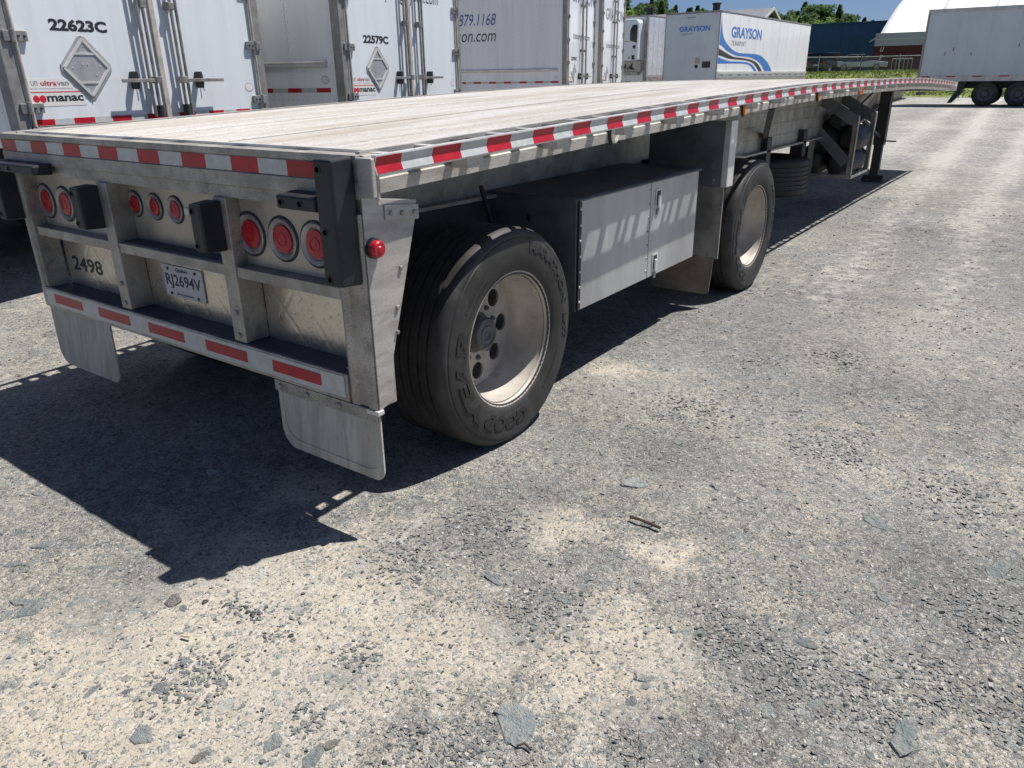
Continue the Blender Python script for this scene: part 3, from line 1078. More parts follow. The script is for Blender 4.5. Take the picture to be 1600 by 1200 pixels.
# ---- rear end
prof = [(0, 1.372), (.098, 1.372), (.098, 1.19), (.014, 1.19), (.014, 1.234), (0, 1.238), (0, 1.288), (.006, 1.291), (.006, 1.345), (0, 1.349)]
sill = MB().prism(prof, 'x', -1.30, 1.236).build('rear_sill', 'alu', FB, bevel=0.0015)
for k in range(8):
    x = -1.2976 + .3131 * k
    for half, mt, nm in ((0, 'tape_red', 'red_tape'), (1, 'tape_white', 'white_tape')):
        x0 = x + half * .1565
        x1 = min(x0 + .1565, 1.13)
        if x1 - x0 < .02:
            continue
        MB().box(max(x0, -1.298), x1, .0035, .0075, 1.2925, 1.3435).build(nm, mt, sill)
MB().box(-1.185, 1.185, .078, .0985, 1.3725, 1.3815).build('sill_lip', 'alu_bright', sill)
for x in (-.98, -.603, -.219, .167, .55, .9):
    MB().box(x - .035, x + .035, .062, .088, 1.369, 1.3727).build('sill_slot', 'steel_black', sill)
cb = MB().box(1.2365, 1.304, 0.0, .018, 1.245, 1.366)
cb.box(1.2365, 1.252, .018, .085, 1.245, 1.372)
cb.box(1.253, 1.284, .0185, .125, 1.350, 1.366)
cb.build('corner_block', 'alu_side', FB, bevel=0.004)
cb = MB().box(-1.304, -1.24, .005, .085, 1.245, 1.366)
cb.build('corner_block', 'alu_side', FB, bevel=0.004)
for s in (1, -1):
    p = [(1.10, .002), (1.118, -.006), (1.150, -.006), (1.156, .004), (1.195, .004), (1.2, -.006), (1.230, -.006), (1.236, 0), (1.236, .10), (1.10, .10)]
    if s < 0:
        p[0], p[1], p[-1] = (1.148, .002), (1.149, -.006), (1.148, .10)
        p[2] = (1.1495, -.006)
    p = [(s * x, y) for x, y in p]
    MB().prism(p, 'z', .497, 1.1895).build('corner_post', 'alu', FB, bevel=0.002)
    x = sorted((s * 1.2375, s * 1.2425))
    pl = MB().prism([(0.006, 1.242), (.262, 1.205), (.254, 1.155), (.095, .68), (.075, .512), (.006, .492)], 'x', *x).build('side_gusset', 'alu_side', FB, bevel=0.0015)
    MB().prism([(.10, 1.208), (.264, 1.190), (.262, 1.14), (.10, 1.158)], 'x', *sorted((s * 1.243, s * 1.249))).build('bracket_plate', 'alu_side', FB, bevel=0.001)
    for (by, bz) in ((.125, 1.178), (.178, 1.172), (.24, 1.166), (.16, .985), (.13, .85), (.12, .76)):
        MB().lathe([(0, .009), (s * .006, .009), (s * .008, .006), (s * .008, 0)], 'x', (s * (1.249 if bz > 1.1 else 1.2428), by, bz), 8).build('bolt', 'steel', FB)
    mk = MB().lathe([(0, .034), (s * .014, .034), (s * .016, .028), (s * .016, 0)], 'x', (s * 1.2426, .035, 1.075), 20).build('marker_base', 'rubber', FB, smooth=40)
    MB().lathe([(s * .012, .029), (s * .03, .029), (s * .036, .024), (s * .036, .012), (s * .04, .009), (s * .04, 0)], 'x', (s * 1.2426, .035, 1.075), 20).build('marker_lens', 'red_lens', mk, smooth=40)
for x0 in (-.434, .432):
    MB().box(x0, x0 + .08, 0.0, .112, .612, 1.1895).build('inner_post', 'alu', FB, bevel=0.003)
    for z in (.64, .735):
        MB().lathe([(0, .011), (-.006, .011), (-.008, .007), (-.008, 0)], 'y', (x0 + .04, 0, z), 8).build('bolt', 'steel', FB)
for (a, b) in ((-1.146, -.436), (-.352, .430), (.514, 1.098)):
    MB().box(a, b, .004, .1, .882, .926).build('mid_rail', 'alu', FB, bevel=0.003)
    yp = .0995 if a < 0 and b > 0 else .0595
    MB().box(a, b, yp, yp + .009, .928, 1.189).build('lamp_panel', 'lamp_plate', FB)
    MB().box(a, b, .112, .122, .60, .884).build('lower_panel', 'polished_plate', FB)
MB().box(-.35, .428, .03, .098, .9265, .931).build('shelf', 'shelf_shade', FB)
bumper = MB().box(-1.236, 1.099, -.008, .112, .497, .606).build('rear_bumper', 'alu', FB, bevel=0.003)
MB().box(-1.14, 1.092, .0, .110, .6065, .610).build('bumper_step', 'shelf_shade', bumper)
MB().box(-1.19, 1.085, -.0105, -.0085, .513, .597).build('white_tape', 'tape_white', bumper)
for k in range(5):
    x0 = -1.10 + k * .4445
    MB().box(x0, x0 + .28, -.0125, -.0107, .533, .580).build('red_tape', 'tape_red', bumper)


def lamp(x, z, ro, ri, yl=.0985):
    g = MB().lathe([(.0, ro), (-.006, ro), (-.009, ro * .95), (-.006, ro * .8), (-.001, ri * 1.04), (.003, ri)], 'y', (x, yl, z), 32).build('lamp_ring', 'steel', FB, smooth=40)
    MB().lathe([(.0, ro * 1.10), (-.003, ro * 1.10), (-.005, ro * 1.01), (.0, ro)], 'y', (x, yl + .0008, z), 32).build('grommet', 'rubber', g, smooth=40)
    MB().lathe([(-.0095, ri * .52), (-.0115, ri * .5), (-.0115, ri * .42), (-.0095, ri * .4)], 'y', (x, yl, z), 24).build('lens_ring', 'red_lens', g, smooth=40)
    MB().lathe([(.0, ri), (-.006, ri * .96), (-.009, ri * .6), (-.010, 0)], 'y', (x, yl, z), 28).build('lamp_lens', 'red_lens', g, smooth=60)


for x in (-1.085, -.892, -.70, .563, .752, .936):
    lamp(x, 1.050, .079, .054, .0585)
for x in (-.316, -.156, .001):
    lamp(x, 1.09, .055, .036)
MB().box(.075, .105, .09, .099, 1.075, 1.105).build('lamp_socket', 'trim_white', FB, bevel=0.003)


def rubber_block(x0, x1, y0, z0, z1, holes, taper=0.006):
    """moulded rubber dock bumper: tapered block with bolt holes in its face"""
    mb = MB()
    vs = [(x0, 0, z0), (x1, 0, z0), (x1, 0, z1), (x0, 0, z1), (x0 + taper, y0, z0 + taper), (x1 - taper, y0, z0 + taper), (x1 - taper, y0, z1 - taper), (x0 + taper, y0, z1 - taper)]
    mb.add(vs, [(0, 1, 2, 3), (4, 7, 6, 5), (0, 4, 5, 1), (1, 5, 6, 2), (2, 6, 7, 3), (3, 7, 4, 0)])
    o = mb.build('dock_bumper', 'rubber', FB, bevel=0.008)
    for hx, hz in holes:
        MB().lathe([(-.0005, .0135), (-.002, .0135), (-.002, .0095), (.0, .0095), (.0, 0)], 'y', (hx, y0, hz), 16).build('bolt_hole', 'steel_black', o)
    return o


rubber_block(1.132, 1.226, -.092, .957, 1.372, [(1.16, 1.335), (1.165, 1.14), (1.165, .985)])
rubber_block(-1.30, -1.215, -.092, .957, 1.25, [(-1.27, 1.2), (-1.27, .99)])
rubber_block(.925, 1.130, -.088, 1.192, 1.250, [(.955, 1.220), (1.05, 1.220)])
rubber_block(-1.215, -.81, -.088, 1.198, 1.250, [(-1.16, 1.222), (-1.06, 1.222)])
rubber_block(.405, .486, -.092, .985, 1.178, [(.43, 1.145), (.43, 1.015)])
rubber_block(-.505, -.42, -.092, .985, 1.178, [(-.48, 1.145), (-.48, 1.015)])

# licence plate and number
lp = MB().box(-.205, .098, .104, .111, .685, .832).build('licence_plate', 'plate_white', FB, bevel=0.002)
lettering('RJ2694V', (-.19, .1037, .722), (1, 0, 0), (0, 0, 1), .272, .07, 'ink_navy', lp, .001, 0, .015)
lettering('Québec', (-.10, .1037, .803), (1, 0, 0), (0, 0, 1), .095, .020, 'ink_navy', lp, .001, 0, .015)
lettering('Je me souviens', (-.12, .1037, .694), (1, 0, 0), (0, 0, 1), .13, .014, 'ink_navy', lp, .001)
for x in (-.16, .05):
    for z in (.70, .815):
        MB().lathe([(0, .007), (-.004, .007), (-.005, 0)], 'y', (x, .1035, z), 8).build('bolt', 'steel_black', lp)
lettering('2498', (-1.085, .1118, .690), (1, 0, 0), (0, 0, 1), .30, .075, 'ink_black', FB, .001, 0, .02)

# mud flaps
def flap(x0, x1, z0, z1, y, mat, rad, tilt, name='mud_flap', skew=0.0):
    p = [(x0, z1)]
    for k in range(7):
        a = math.pi + k * math.pi / 12
        p.append((x0 + rad + rad * math.cos(a), z0 + rad + rad * math.sin(a)))
    r2 = rad * .5
    for k in range(7):
        a = 1.5 * math.pi + k * math.pi / 12
        p.append((x1 - r2 + r2 * math.cos(a), z0 + r2 + r2 * math.sin(a)))
    p.append((x1, z1))
    mb = MB()
    n_ = len(p)

    def yy(z, x):
        return y - tilt * ((z1 - z) / (z1 - z0)) ** 1.5
    p = [(a + skew * (z1 - b) / (z1 - z0), b) for a, b in p]
    vs = [(a, yy(b, a), b) for a, b in p] + [(a, yy(b, a) + .009, b) for a, b in p]
    fs = [tuple(range(n_)), tuple(range(n_, 2 * n_))[::-1]] + [(i, (i + 1) % n_, n_ + (i + 1) % n_, n_ + i) for i in range(n_)]
    mb.add(vs, fs)
    o = mb.build(name, mat, FB, bevel=0.002)
    return o


fl = flap(.668, 1.238, .222, .488, .004, 'flap', .085, .03, skew=.028)
MB().box(.664, 1.236, -.006, .003, .447, .494).build('flap_bar', 'alu', fl, bevel=0.002)
for x in (.70, .86, 1.04):
    MB().lathe([(0, .011), (-.006, .011), (-.009, .007), (-.009, 0)], 'y', (x, -.006, .472), 10).build('bolt', 'steel', fl)
pr = [(.70, .44), (.712, .33), (.735, .285), (.785, .262), (1.19, .255), (1.225, .268), (1.238, .30)]
mb = MB()
for a, b in zip(pr[:-1], pr[1:]):
    f_ = lambda z: .0015 - .03 * max(0, (.488 - z) / .266) ** 1.5
    mb.bar((a[0], f_(a[1]), a[1]), (b[0], f_(b[1]), b[1]), .004, .004, (0, 1, 0))
mb.build('flap_ridge', 'flap', fl)
fl2 = flap(-1.225, -.615, .195, .492, .004, 'flap', .10, .03, skew=.045)
MB().box(1.19, 1.25, -.012, .02, .478, .496).build('bent_tab', 'alu_bright', FB, bevel=0.003)

# ---- wheels
TR, TW = 0.505, 0.43


def side_x(r):
    """outer sidewall surface of a tyre, measured from its middle plane"""
    return float(np.interp(r, [.300, .315, .34, .38, .42, .455, .48, .495, TR], [.190, .199, .207, .214, .2145, .210, .203, .193, .175]))


def tyre_profile(grooves=True):
    R_ = [.300, .312, .318, .322, .34, .36, .38, .40, .42, .44, .455, .462, .465, .472, .48, .49, .498, TR]
    outer = [(side_x(r) - (.003 if r in (.318, .465) else 0), r) for r in R_]
    tread = []
    if grooves:
        for gxp in (.125, .075, .025, -.025, -.075, -.125):
            tread += [(gxp + .006, TR + .001), (gxp + .004, TR - .010), (gxp - .004, TR - .010), (gxp - .006, TR + .001)]
    inner = [(-x, r) for x, r in outer[::-1]]
    return outer + tread + inner


tyre_me = MB().lathe(tyre_profile(), 'x', (0, 0, 0), 96).build('tyre', 'tyre', smooth=32, recalc=True)
TYRE = tyre_me.data
_tv = np.zeros(len(TYRE.vertices) * 3)
TYRE.vertices.foreach_get('co', _tv)
_tv = _tv.reshape(-1, 3)
_ang = np.arctan2(_tv[:, 1], -_tv[:, 2])                     # 0 at the contact patch
_wt = np.exp(-(_ang / .42) ** 2)
_rr = np.hypot(_tv[:, 1], _tv[:, 2])
_sw = np.exp(-((_rr - .462) / .024) ** 2)
_tv[:, 0] *= 1 + .06 * _wt * _sw
TYRE_ROUND = TYRE.copy()
_tv[:, 2] = np.maximum(_tv[:, 2], -.490)
TYRE.vertices.foreach_set('co', _tv.ravel())
TYRE.update()
bpy.data.objects.remove(tyre_me)


def disc_with_holes(ro, ri, rh, nh, hr, t):
    cu = bpy.data.curves.new('disc', 'CURVE')
    cu.dimensions = '2D'
    cu.fill_mode = 'BOTH'
    cu.extrude = t / 2

    def circ(cx, cy, r, n_=28):
        sp = cu.splines.new('POLY')
        sp.points.add(n_ - 1)
        for k_ in range(n_):
            a_ = 2 * math.pi * k_ / n_
            sp.points[k_].co = (cx + r * math.cos(a_), cy + r * math.sin(a_), 0, 1)
        sp.use_cyclic_u = True
    circ(0, 0, ro, 64)
    circ(0, 0, ri, 32)
    for k_ in range(nh):
        a_ = 2 * math.pi * k_ / nh
        circ(rh * math.cos(a_), rh * math.sin(a_), hr, 20)
    ob = bpy.data.objects.new('disc', cu)
    COL.objects.link(ob)
    m_ = bpy.data.meshes.new_from_object(ob.evaluated_get(bpy.context.evaluated_depsgraph_get()))
    bpy.data.objects.remove(ob)
    m_.transform(Matrix(((0, 0, 1, 0), (1, 0, 0, 0), (0, 1, 0, 0), (0, 0, 0, 1))))
    m_.materials.clear()
    m_.materials.append(MATS['rim'])
    return m_


DISC = disc_with_holes(.268, .04, .192, 8, .043, .012)
barrel = [(.180, .297), (.192, .304), (.198, .313), (.197, .316), (.190, .315), (.186, .303), (.165, .298), (.10, .294), (.055, .284), (.02, .279), (-.04, .274),
          (-.10, .272), (-.17, .286), (-.186, .298), (-.19, .31), (-.19, .304), (-.174, .281), (-.10, .262), (-.03, .264), (.012, .267), (.028, .272), (.05, .277), (.085, .290), (.15, .2925), (.172, .294)]
b_o = MB().lathe(barrel, 'x', (0, 0, 0), 72).build('wheel', 'rim', smooth=35)
RIM = b_o.data
bpy.data.objects.remove(b_o)
hub_o = MB().lathe([(-.16, .13), (-.02, .11), (-.006, .098), (.002, .098), (.004, .082), (.05, .078), (.062, .074), (.066, .066), (.066, .058), (.061, .055), (.061, .044), (.066, .041), (.066, .03), (.060, .026), (.060, .012), (.063, .010), (.063, 0)], 'x', (0, 0, 0), 36)
hub_o = hub_o.build('hub', 'hub', smooth=35)
HUB = hub_o.data
bpy.data.objects.remove(hub_o)
nut_o = MB().lathe([(0, .013), (.009, .013), (.011, .009), (.017, .009), (.019, .005), (.019, 0)], 'x', (0, 0, 0), 6).build('lug_nut', 'hub')
NUT = nut_o.data
bpy.data.objects.remove(nut_o)


def tyre_text(mb, s, a0, r0, h, span, bold=0.0, t=.0016, shear=0.0):
    """raised letters on the outer sidewall, reading clockwise from a0 (degrees clockwise from the top)"""
    rm = r0 + h / 2
    w = math.radians(span) * rm

    def fun(u, v, d):
        a = math.radians(a0) + u / rm
        r = r0 + v
        return (side_x(r) + d - .0004, r * math.sin(a), r * math.cos(a))
    text_mb(mb, s, fun, w, h, t, shear, bold)


LETM = []
for args in (('GOOD', 168, .348, .076, 50, .05, .0042, .15),
             ('YEAR', 222, .348, .076, 72, .05, .0042, .15),
             ('MARATHON', 16, .404, .044, 62, .035, .0036),
             ('LHT', 86, .408, .034, 18, .03, .0036),
             ('445/50R22.5', 112, .372, .018, 32, .01, .0012),
             ('TUBELESS', 300, .392, .020, 26, .0, .0012),
             ('REGROOVABLE', 300, .360, .015, 30, .0, .0012)):
    mb = MB()
    tyre_text(mb, *args)
    o = mb.build('tyre_lettering', 'tyre_letter', recalc=False)
    LETM.append(o.data)
    bpy.data.objects.remove(o)


def wheel(x, y, side, rot):
    rim = link('wheel', RIM, FB)
    rim.location = (x, y, .4885)
    rim.rotation_euler = (rot, 0, 0 if side > 0 else math.pi)
    ty = link('tyre', TYRE, rim)
    ty.rotation_euler = (-rot, 0, 0)
    for lm_ in LETM:
        link('tyre_lettering', lm_, rim)
    d = link('disc', DISC, rim)
    d.location = (-.015, 0, 0)
    h = link('hub', HUB, rim)
    h.location = (-.01, 0, 0)
    for k in range(10):
        a = 2 * math.pi * k / 10
        nu = link('lug_nut', NUT, rim)
        nu.location = (-.009, .1255 * math.sin(a), .1255 * math.cos(a))
    return rim


WX = 1.176 - .197
for (y, ro) in ((.915, 0.0), (4.177, math.radians(-28))):
    wheel(WX, y, 1, ro)
    wheel(-WX, y, -1, 1.0)
    mb = MB().tube((-.86, y, TR), (.86, y, TR), .065, 20)
    ax = mb.build('axle', 'steel_black', FB, smooth=40)
    for s in (1, -1):
        mb = MB()
        mb.bar((s * .5, y - .55, .90), (s * .5, y + .05, TR + .03), .09, .10)
        mb.box(s * .5 - .06, s * .5 + .06, y - .65, y - .45, .80, 1.02)
        mb.build('suspension_arm', 'steel_black', FB, bevel=0.006)
        MB().lathe([(0, .03), (0, .11), (.02, .125), (.10, .13), (.15, .12), (.2, .13), (.25, .12), (.27, .06)], 'z', (s * .5, y + .2, .62), 20).build('air_spring', 'rubber', FB, smooth=50)
        MB().lathe([(-.10, .19), (.08, .20), (.09, .17)], 'x', (s * .78, y, TR), 32).build('brake_drum', 'steel_black', FB, smooth=40)
for s in (1, -1):
    MB().tube((s * .2, 5.1, .93), (s * .2, 5.9, .93), .12, 20).build('air_tank', 'steel_black', FB, smooth=40)
for s in (1, -1):
    MB().box(s * .5 - .05, s * .5 + .05, .16, 4.9, .70, 1.0).build('suspension_frame', 'steel_black', FB, bevel=0.006)
for y in (.3, 1.75, 3.4, 4.8):
    MB().box(-.45, .45, y - .04, y + .04, .72, .96).build('frame_tie', 'steel_black', FB)
# inner shroud behind the box
MB().box(.10, .13, .5, 3.4, .9, 1.24).build('inner_plate', 'alu_dark', FB)

# ---- toolbox
TX, TY0, TY1, TZ0, TZ1, TYM = 1.09, 1.63, 3.20, .425, 1.025, 2.478
TB = MB().box(.42, TX - .012, TY0, TY1, TZ0, TZ1 - .006)
TB = TB.build('toolbox', 'alu_dark', FB, bevel=0.004)
mb = MB().prism([(.415, TZ1), (TX, TZ1), (TX + .014, TZ1 - .009), (TX + .014, TZ1 - .016), (TX + .005, TZ1 - .016), (TX + .005, TZ1 - .008), (TX - .005, TZ1 - .0045), (.415, TZ1 - .0045)], 'y', TY0 - .01, TY1 + .01)
mb.build('toolbox_lid', 'alu_dark', TB)
for a, b in ((TY0 + .007, TYM - .004), (TYM + .004, TY1 - .005)):
    MB().box(TX - .011, TX - .001, a, b, TZ0 + .004, TZ1 - .018).build('toolbox_door', 'alu_box', TB, bevel=0.003)
MB().box(TX - .0105, TX + .0015, TY0 + .0065, TY0 + .032, TZ0 + .005, TZ1 - .019).build('hinge_strip', 'steel_black', TB)
for z in (.905, .51):
    yl = 2.575
    MB().box(TX, TX + .0035, yl - .038, yl + .038, z - .058, z + .058).build('latch', 'alu_bright', TB, bevel=0.002)
    MB().box(TX + .0036, TX + .0044, yl - .025, yl + .025, z - .036, z + .046).build('latch_recess', 'steel_black', TB)
    MB().box(TX + .0046, TX + .016, yl - .016, yl + .016, z - .054, z + .022).build('latch_paddle', 'alu_bright', TB, bevel=0.003)
    MB().box(TX, TX + .007, yl - .014, yl + .014, z - .098, z - .060).build('hasp', 'steel', TB, bevel=0.002)
for k in range(7):
    MB().lathe([(0, .007), (.003, .006), (.004, 0)], 'x', (TX - .0005, TYM - .02, TZ0 + .05 + k * .082), 8).build('rivet', 'steel', TB)
for k in range(7):
    MB().lathe([(0, .007), (.003, .006), (.004, 0)], 'x', (TX + .002, TY0 + .02, TZ0 + .05 + k * .082), 8).build('rivet', 'alu_bright', TB)
mb = MB().tube((.78, TY0 - .003, .90), (.78, TY0 + .0005, .90), .016, 14)
mb.build('grommet', 'rubber', TB)

# ---- mudguard of the front axle
MG = MB().box(.68, 1.155, 3.50, 3.516, .36, .88).build('mudguard', 'alu', FB)
MB().box(.60, 1.150, 3.44, 3.50, .872, 1.305).build('mudguard_upper', 'alu_dark', MG)
MB().box(1.151, 1.195, 3.44, 3.56, .875, 1.31).build('mudguard_edge', 'alu_bright', MG, bevel=0.003)
MB().lathe([(0, .012), (-.006, .012), (-.008, 0)], 'y', (1.10, 3.44, .92), 8).build('bolt', 'steel', MG)
flap(.66, 1.13, .105, .365, 3.497, 'flap_brown', .05, .06)

# ---- spare tyre holder, rack, landing gear
for y in (6.3, 7.6):
    mb = MB()
    mb.box(.44, .575, y - .07, y + .07, .70, 1.0)
    mb.prism([(y - .07, .70), (y + .07, .70), (y + .03, .56), (y - .03, .56)], 'x', .46, .56)
    mb.build('spare_hanger', 'steel_black', FB, bevel=0.006)
mb = MB()
mb.bar((.9, 5.2, 1.33), (.52, 6.3, 1.0), .05, .05)
mb.build('brace', 'alu_dark', FB)
x0, x1, y0, y1, z0, z1 = .45, .93, 8.4, 9.35, .40, 1.34
for (x, y) in ((x0, y0), (x1, y0), (x1, y1), (x0, y1)):
    top = 1.34 if x == x0 else 1.12
    RK = MB().box(x - .03, x + .03, y - .004, y + .004, z0, top)
    RK.box(x - .03 if x == x0 else x + .022, x - .022 if x == x0 else x + .03, y - .03, y + .03, z0, top)
    RK.build('carrier_post', 'alu', FB)
mb = MB()
for y in (y0, y1):
    mb.box(x0, x1, y - .01, y + .05, z0 - .012, z0 + .03)
for x in (x0, x1):
    mb.box(x - .03, x + .03, y0, y1, z0 - .012, z0 + .02)
mb.build('carrier_floor', 'alu', FB)
for y in (y0 - .012, y1 + .012):
    for (a, b) in (((x0 - .05, 1.36), (x1, 1.06)), ((x0, .98), (x1 - .05, .58))):
        MB().bar((a[0], y, a[1]), (b[0], y, b[1]), .012, .13, (0, 0, 1)).build('carrier_brace', 'alu_dark', FB)
for s in (1, -1):
    x = s * .64
    lg = MB().box(x - .08, x + .08, 11.52, 11.68, .55, 1.33).build('landing_leg', 'steel_black', FB, bevel=0.006)
    MB().box(x - .062, x + .062, 11.54, 11.66, .07, .56).build('inner_leg', 'steel_black', lg)
    MB().prism([(11.46, .0), (11.74, .0), (11.74, .03), (11.66, .09), (11.54, .09), (11.46, .03)], 'x', x - .15, x + .15).build('foot', 'steel_black', lg)
    MB().bar((x, 11.54, .66), (x * .8, 10.6, 1.0), .05, .05).build('leg_brace', 'steel_black', lg)
MB().bar((-.64, 11.6, .72), (.64, 11.6, 1.1), .05, .05).build('cross_brace', 'steel_black', FB)
MB().bar((.66, 11.5, .62), (.9, 11.45, .62), .02, .02).build('crank_shaft', 'steel_black', FB)
MB().box(-.48, .48, 11.9, 13.6, 1.14, 1.165).build('coupler_plate', 'alu', FB)
MB().bar((.52, 9.6, .98), (.62, 10.9, 1.36), .04, .05).build('brace', 'alu', FB)

for (y, x) in ((1.3, .72), (4.75, .7)):
    MB().path([(x, y, 1.1), (x + .03, y + .05, .9), (x - .02, y - .02, .72), (x - .1, y - .2, .62)], .012, 6).build('brake_hose', 'rubber', FB)
# ---- side marker lamps on the rail
for (y, mt, w, h, nm) in ((1.729, 'clear_lens', .035, .033, 'a'), (3.569, 'amber_lens', .032, .036, 'b'), (5.40, 'amber_lens', .032, .036, 'b'), (6.99, 'orange_lens', .07, .035, 'c')):
    z = zt(y) - .072
    if nm == 'c':
        MB().box(1.2135, 1.237, y - w, y + w, z - h, z + h).build('side_marker', mt, FB, bevel=0.005)
    else:
        p = [(y + w * math.cos(a), z + h * 1.25 * math.sin(a)) for a in np.linspace(0, 2 * math.pi, 20, endpoint=False)]
        o = MB().prism([(y + (a - y) * 1.25, z + (b - z) * 1.2) for a, b in p], 'x', 1.2133, 1.221).build('marker_base', 'rubber', FB)
        MB().prism(p, 'x', 1.221, 1.238).build('marker_lens', mt, o, bevel=0.008)

# ---- spare tyres
sp = link('spare_tyre', TYRE_ROUND, FB)
sp.location = (.16, 7.5, .49)
sp.rotation_euler = (0, math.radians(90), 0)
TP = thing('tarp_bundle', (.66, 8.87, .42), 0, 'black rolled tarps heaped in the metal carrier under the flatbed', 'tarp')
for k_, (tx, tz, tr_, l_) in enumerate(((-.20, .13, .15, .40), (.10, .12, .15, .42), (-.06, .33, .16, .40), (.16, .36, .12, .38), (-.20, .42, .12, .36), (.02, .53, .11, .36))):
    mb = MB()
    vs, fs = [], []
    NA, NL = 16, 11
    for j in range(NL):
        q = j / (NL - 1)
        yy_ = -l_ + 2 * l_ * q
        cap = min(1.0, .55 + 3.2 * min(q, 1 - q))
        for i in range(NA):
            a_ = 2 * math.pi * i / NA
            rr_ = tr_ * cap * (1 + .10 * math.sin(3 * a_ + k_ + 2 * q) + .09 * math.sin(7 * q * 3 + a_ + k_) + random.uniform(-.06, .06))
            vs.append((tx + rr_ * math.cos(a_), yy_, tz + rr_ * math.sin(a_)))
    for j in range(NL - 1):
        for i in range(NA):
            i2 = (i + 1) % NA
            fs.append((j * NA + i, j * NA + i2, (j + 1) * NA + i2, (j + 1) * NA + i))
    fs += [tuple(range(NA))[::-1], tuple(range((NL - 1) * NA, NL * NA))]
    mb.add(vs, fs).build('tarp_roll', 'steel_black', TP, smooth=60)
TP.scale = (1.12, 1.05, 1.18)

# ------------------------------------------------------------------ box trailers backed in along the left
GRP = 'white box trailers parked behind the flatbed'
BT_LEN = 14.6


def tape_row(parent, fun, a, b, red, white, skip=None):
    y = a
    k = 0
    while y < b - .02:
        w = red if k % 2 == 0 else white
        if skip is None or not skip(y):
            fun(y, min(y + w, b)).build('red_tape' if k % 2 == 0 else 'white_tape', 'tape_red' if k % 2 == 0 else 'tape_white', parent)
        y += w
        k += 1


def low_tyre():
    R_ = .505
    p = [(.12, .30), (.135, .33), (.14, .40), (.135, .46), (.115, .495), (.09, R_), (-.09, R_), (-.115, .495), (-.135, .46), (-.14, .40), (-.135, .33), (-.12, .30)]
    t_ = MB().lathe(p, 'x', (0, 0, 0), 32).build('tyre', 'tyre', smooth=40)
    r_ = MB().lathe([(.12, .30), (.13, .305), (.125, .285), (.06, .27), (.02, .16), (.05, .13), (.09, .12), (.10, .05), (.10, 0)], 'x', (0, 0, 0), 24).build('wheel', 'steel', smooth=40)
    a, b = t_.data, r_.data
    bpy.data.objects.remove(t_)
    bpy.data.objects.remove(r_)
    return a, b


LT, LR = low_tyre()
LRD = LR.copy()
LRD.materials.clear()
LRD.materials.append(MATS['hub'])


def bogie(T, ys, x0, x1):
    """two axles with paired wheels under a box trailer"""
    for y in ys:
        MB().tube((x0 + .2, y, .505), (x1 - .2, y, .505), .065, 12).build('axle', 'steel_black', T)
        for x, flip in ((x0 + .16, True), (x0 + .50, True), (x1 - .16, False), (x1 - .50, False)):
            w = link('wheel', LR, T)
            w.location = (x, y, .505)
            w.rotation_euler = (0, 0, math.pi if flip else 0)
            link('tyre', LT, w)
    mb = MB()
    for x in (x0 + .85, x1 - .85):
        mb.box(x - .06, x + .06, min(ys) - 1.0, max(ys) + 1.2, .72, 1.17)
    mb.build('subframe', 'steel_black', T)


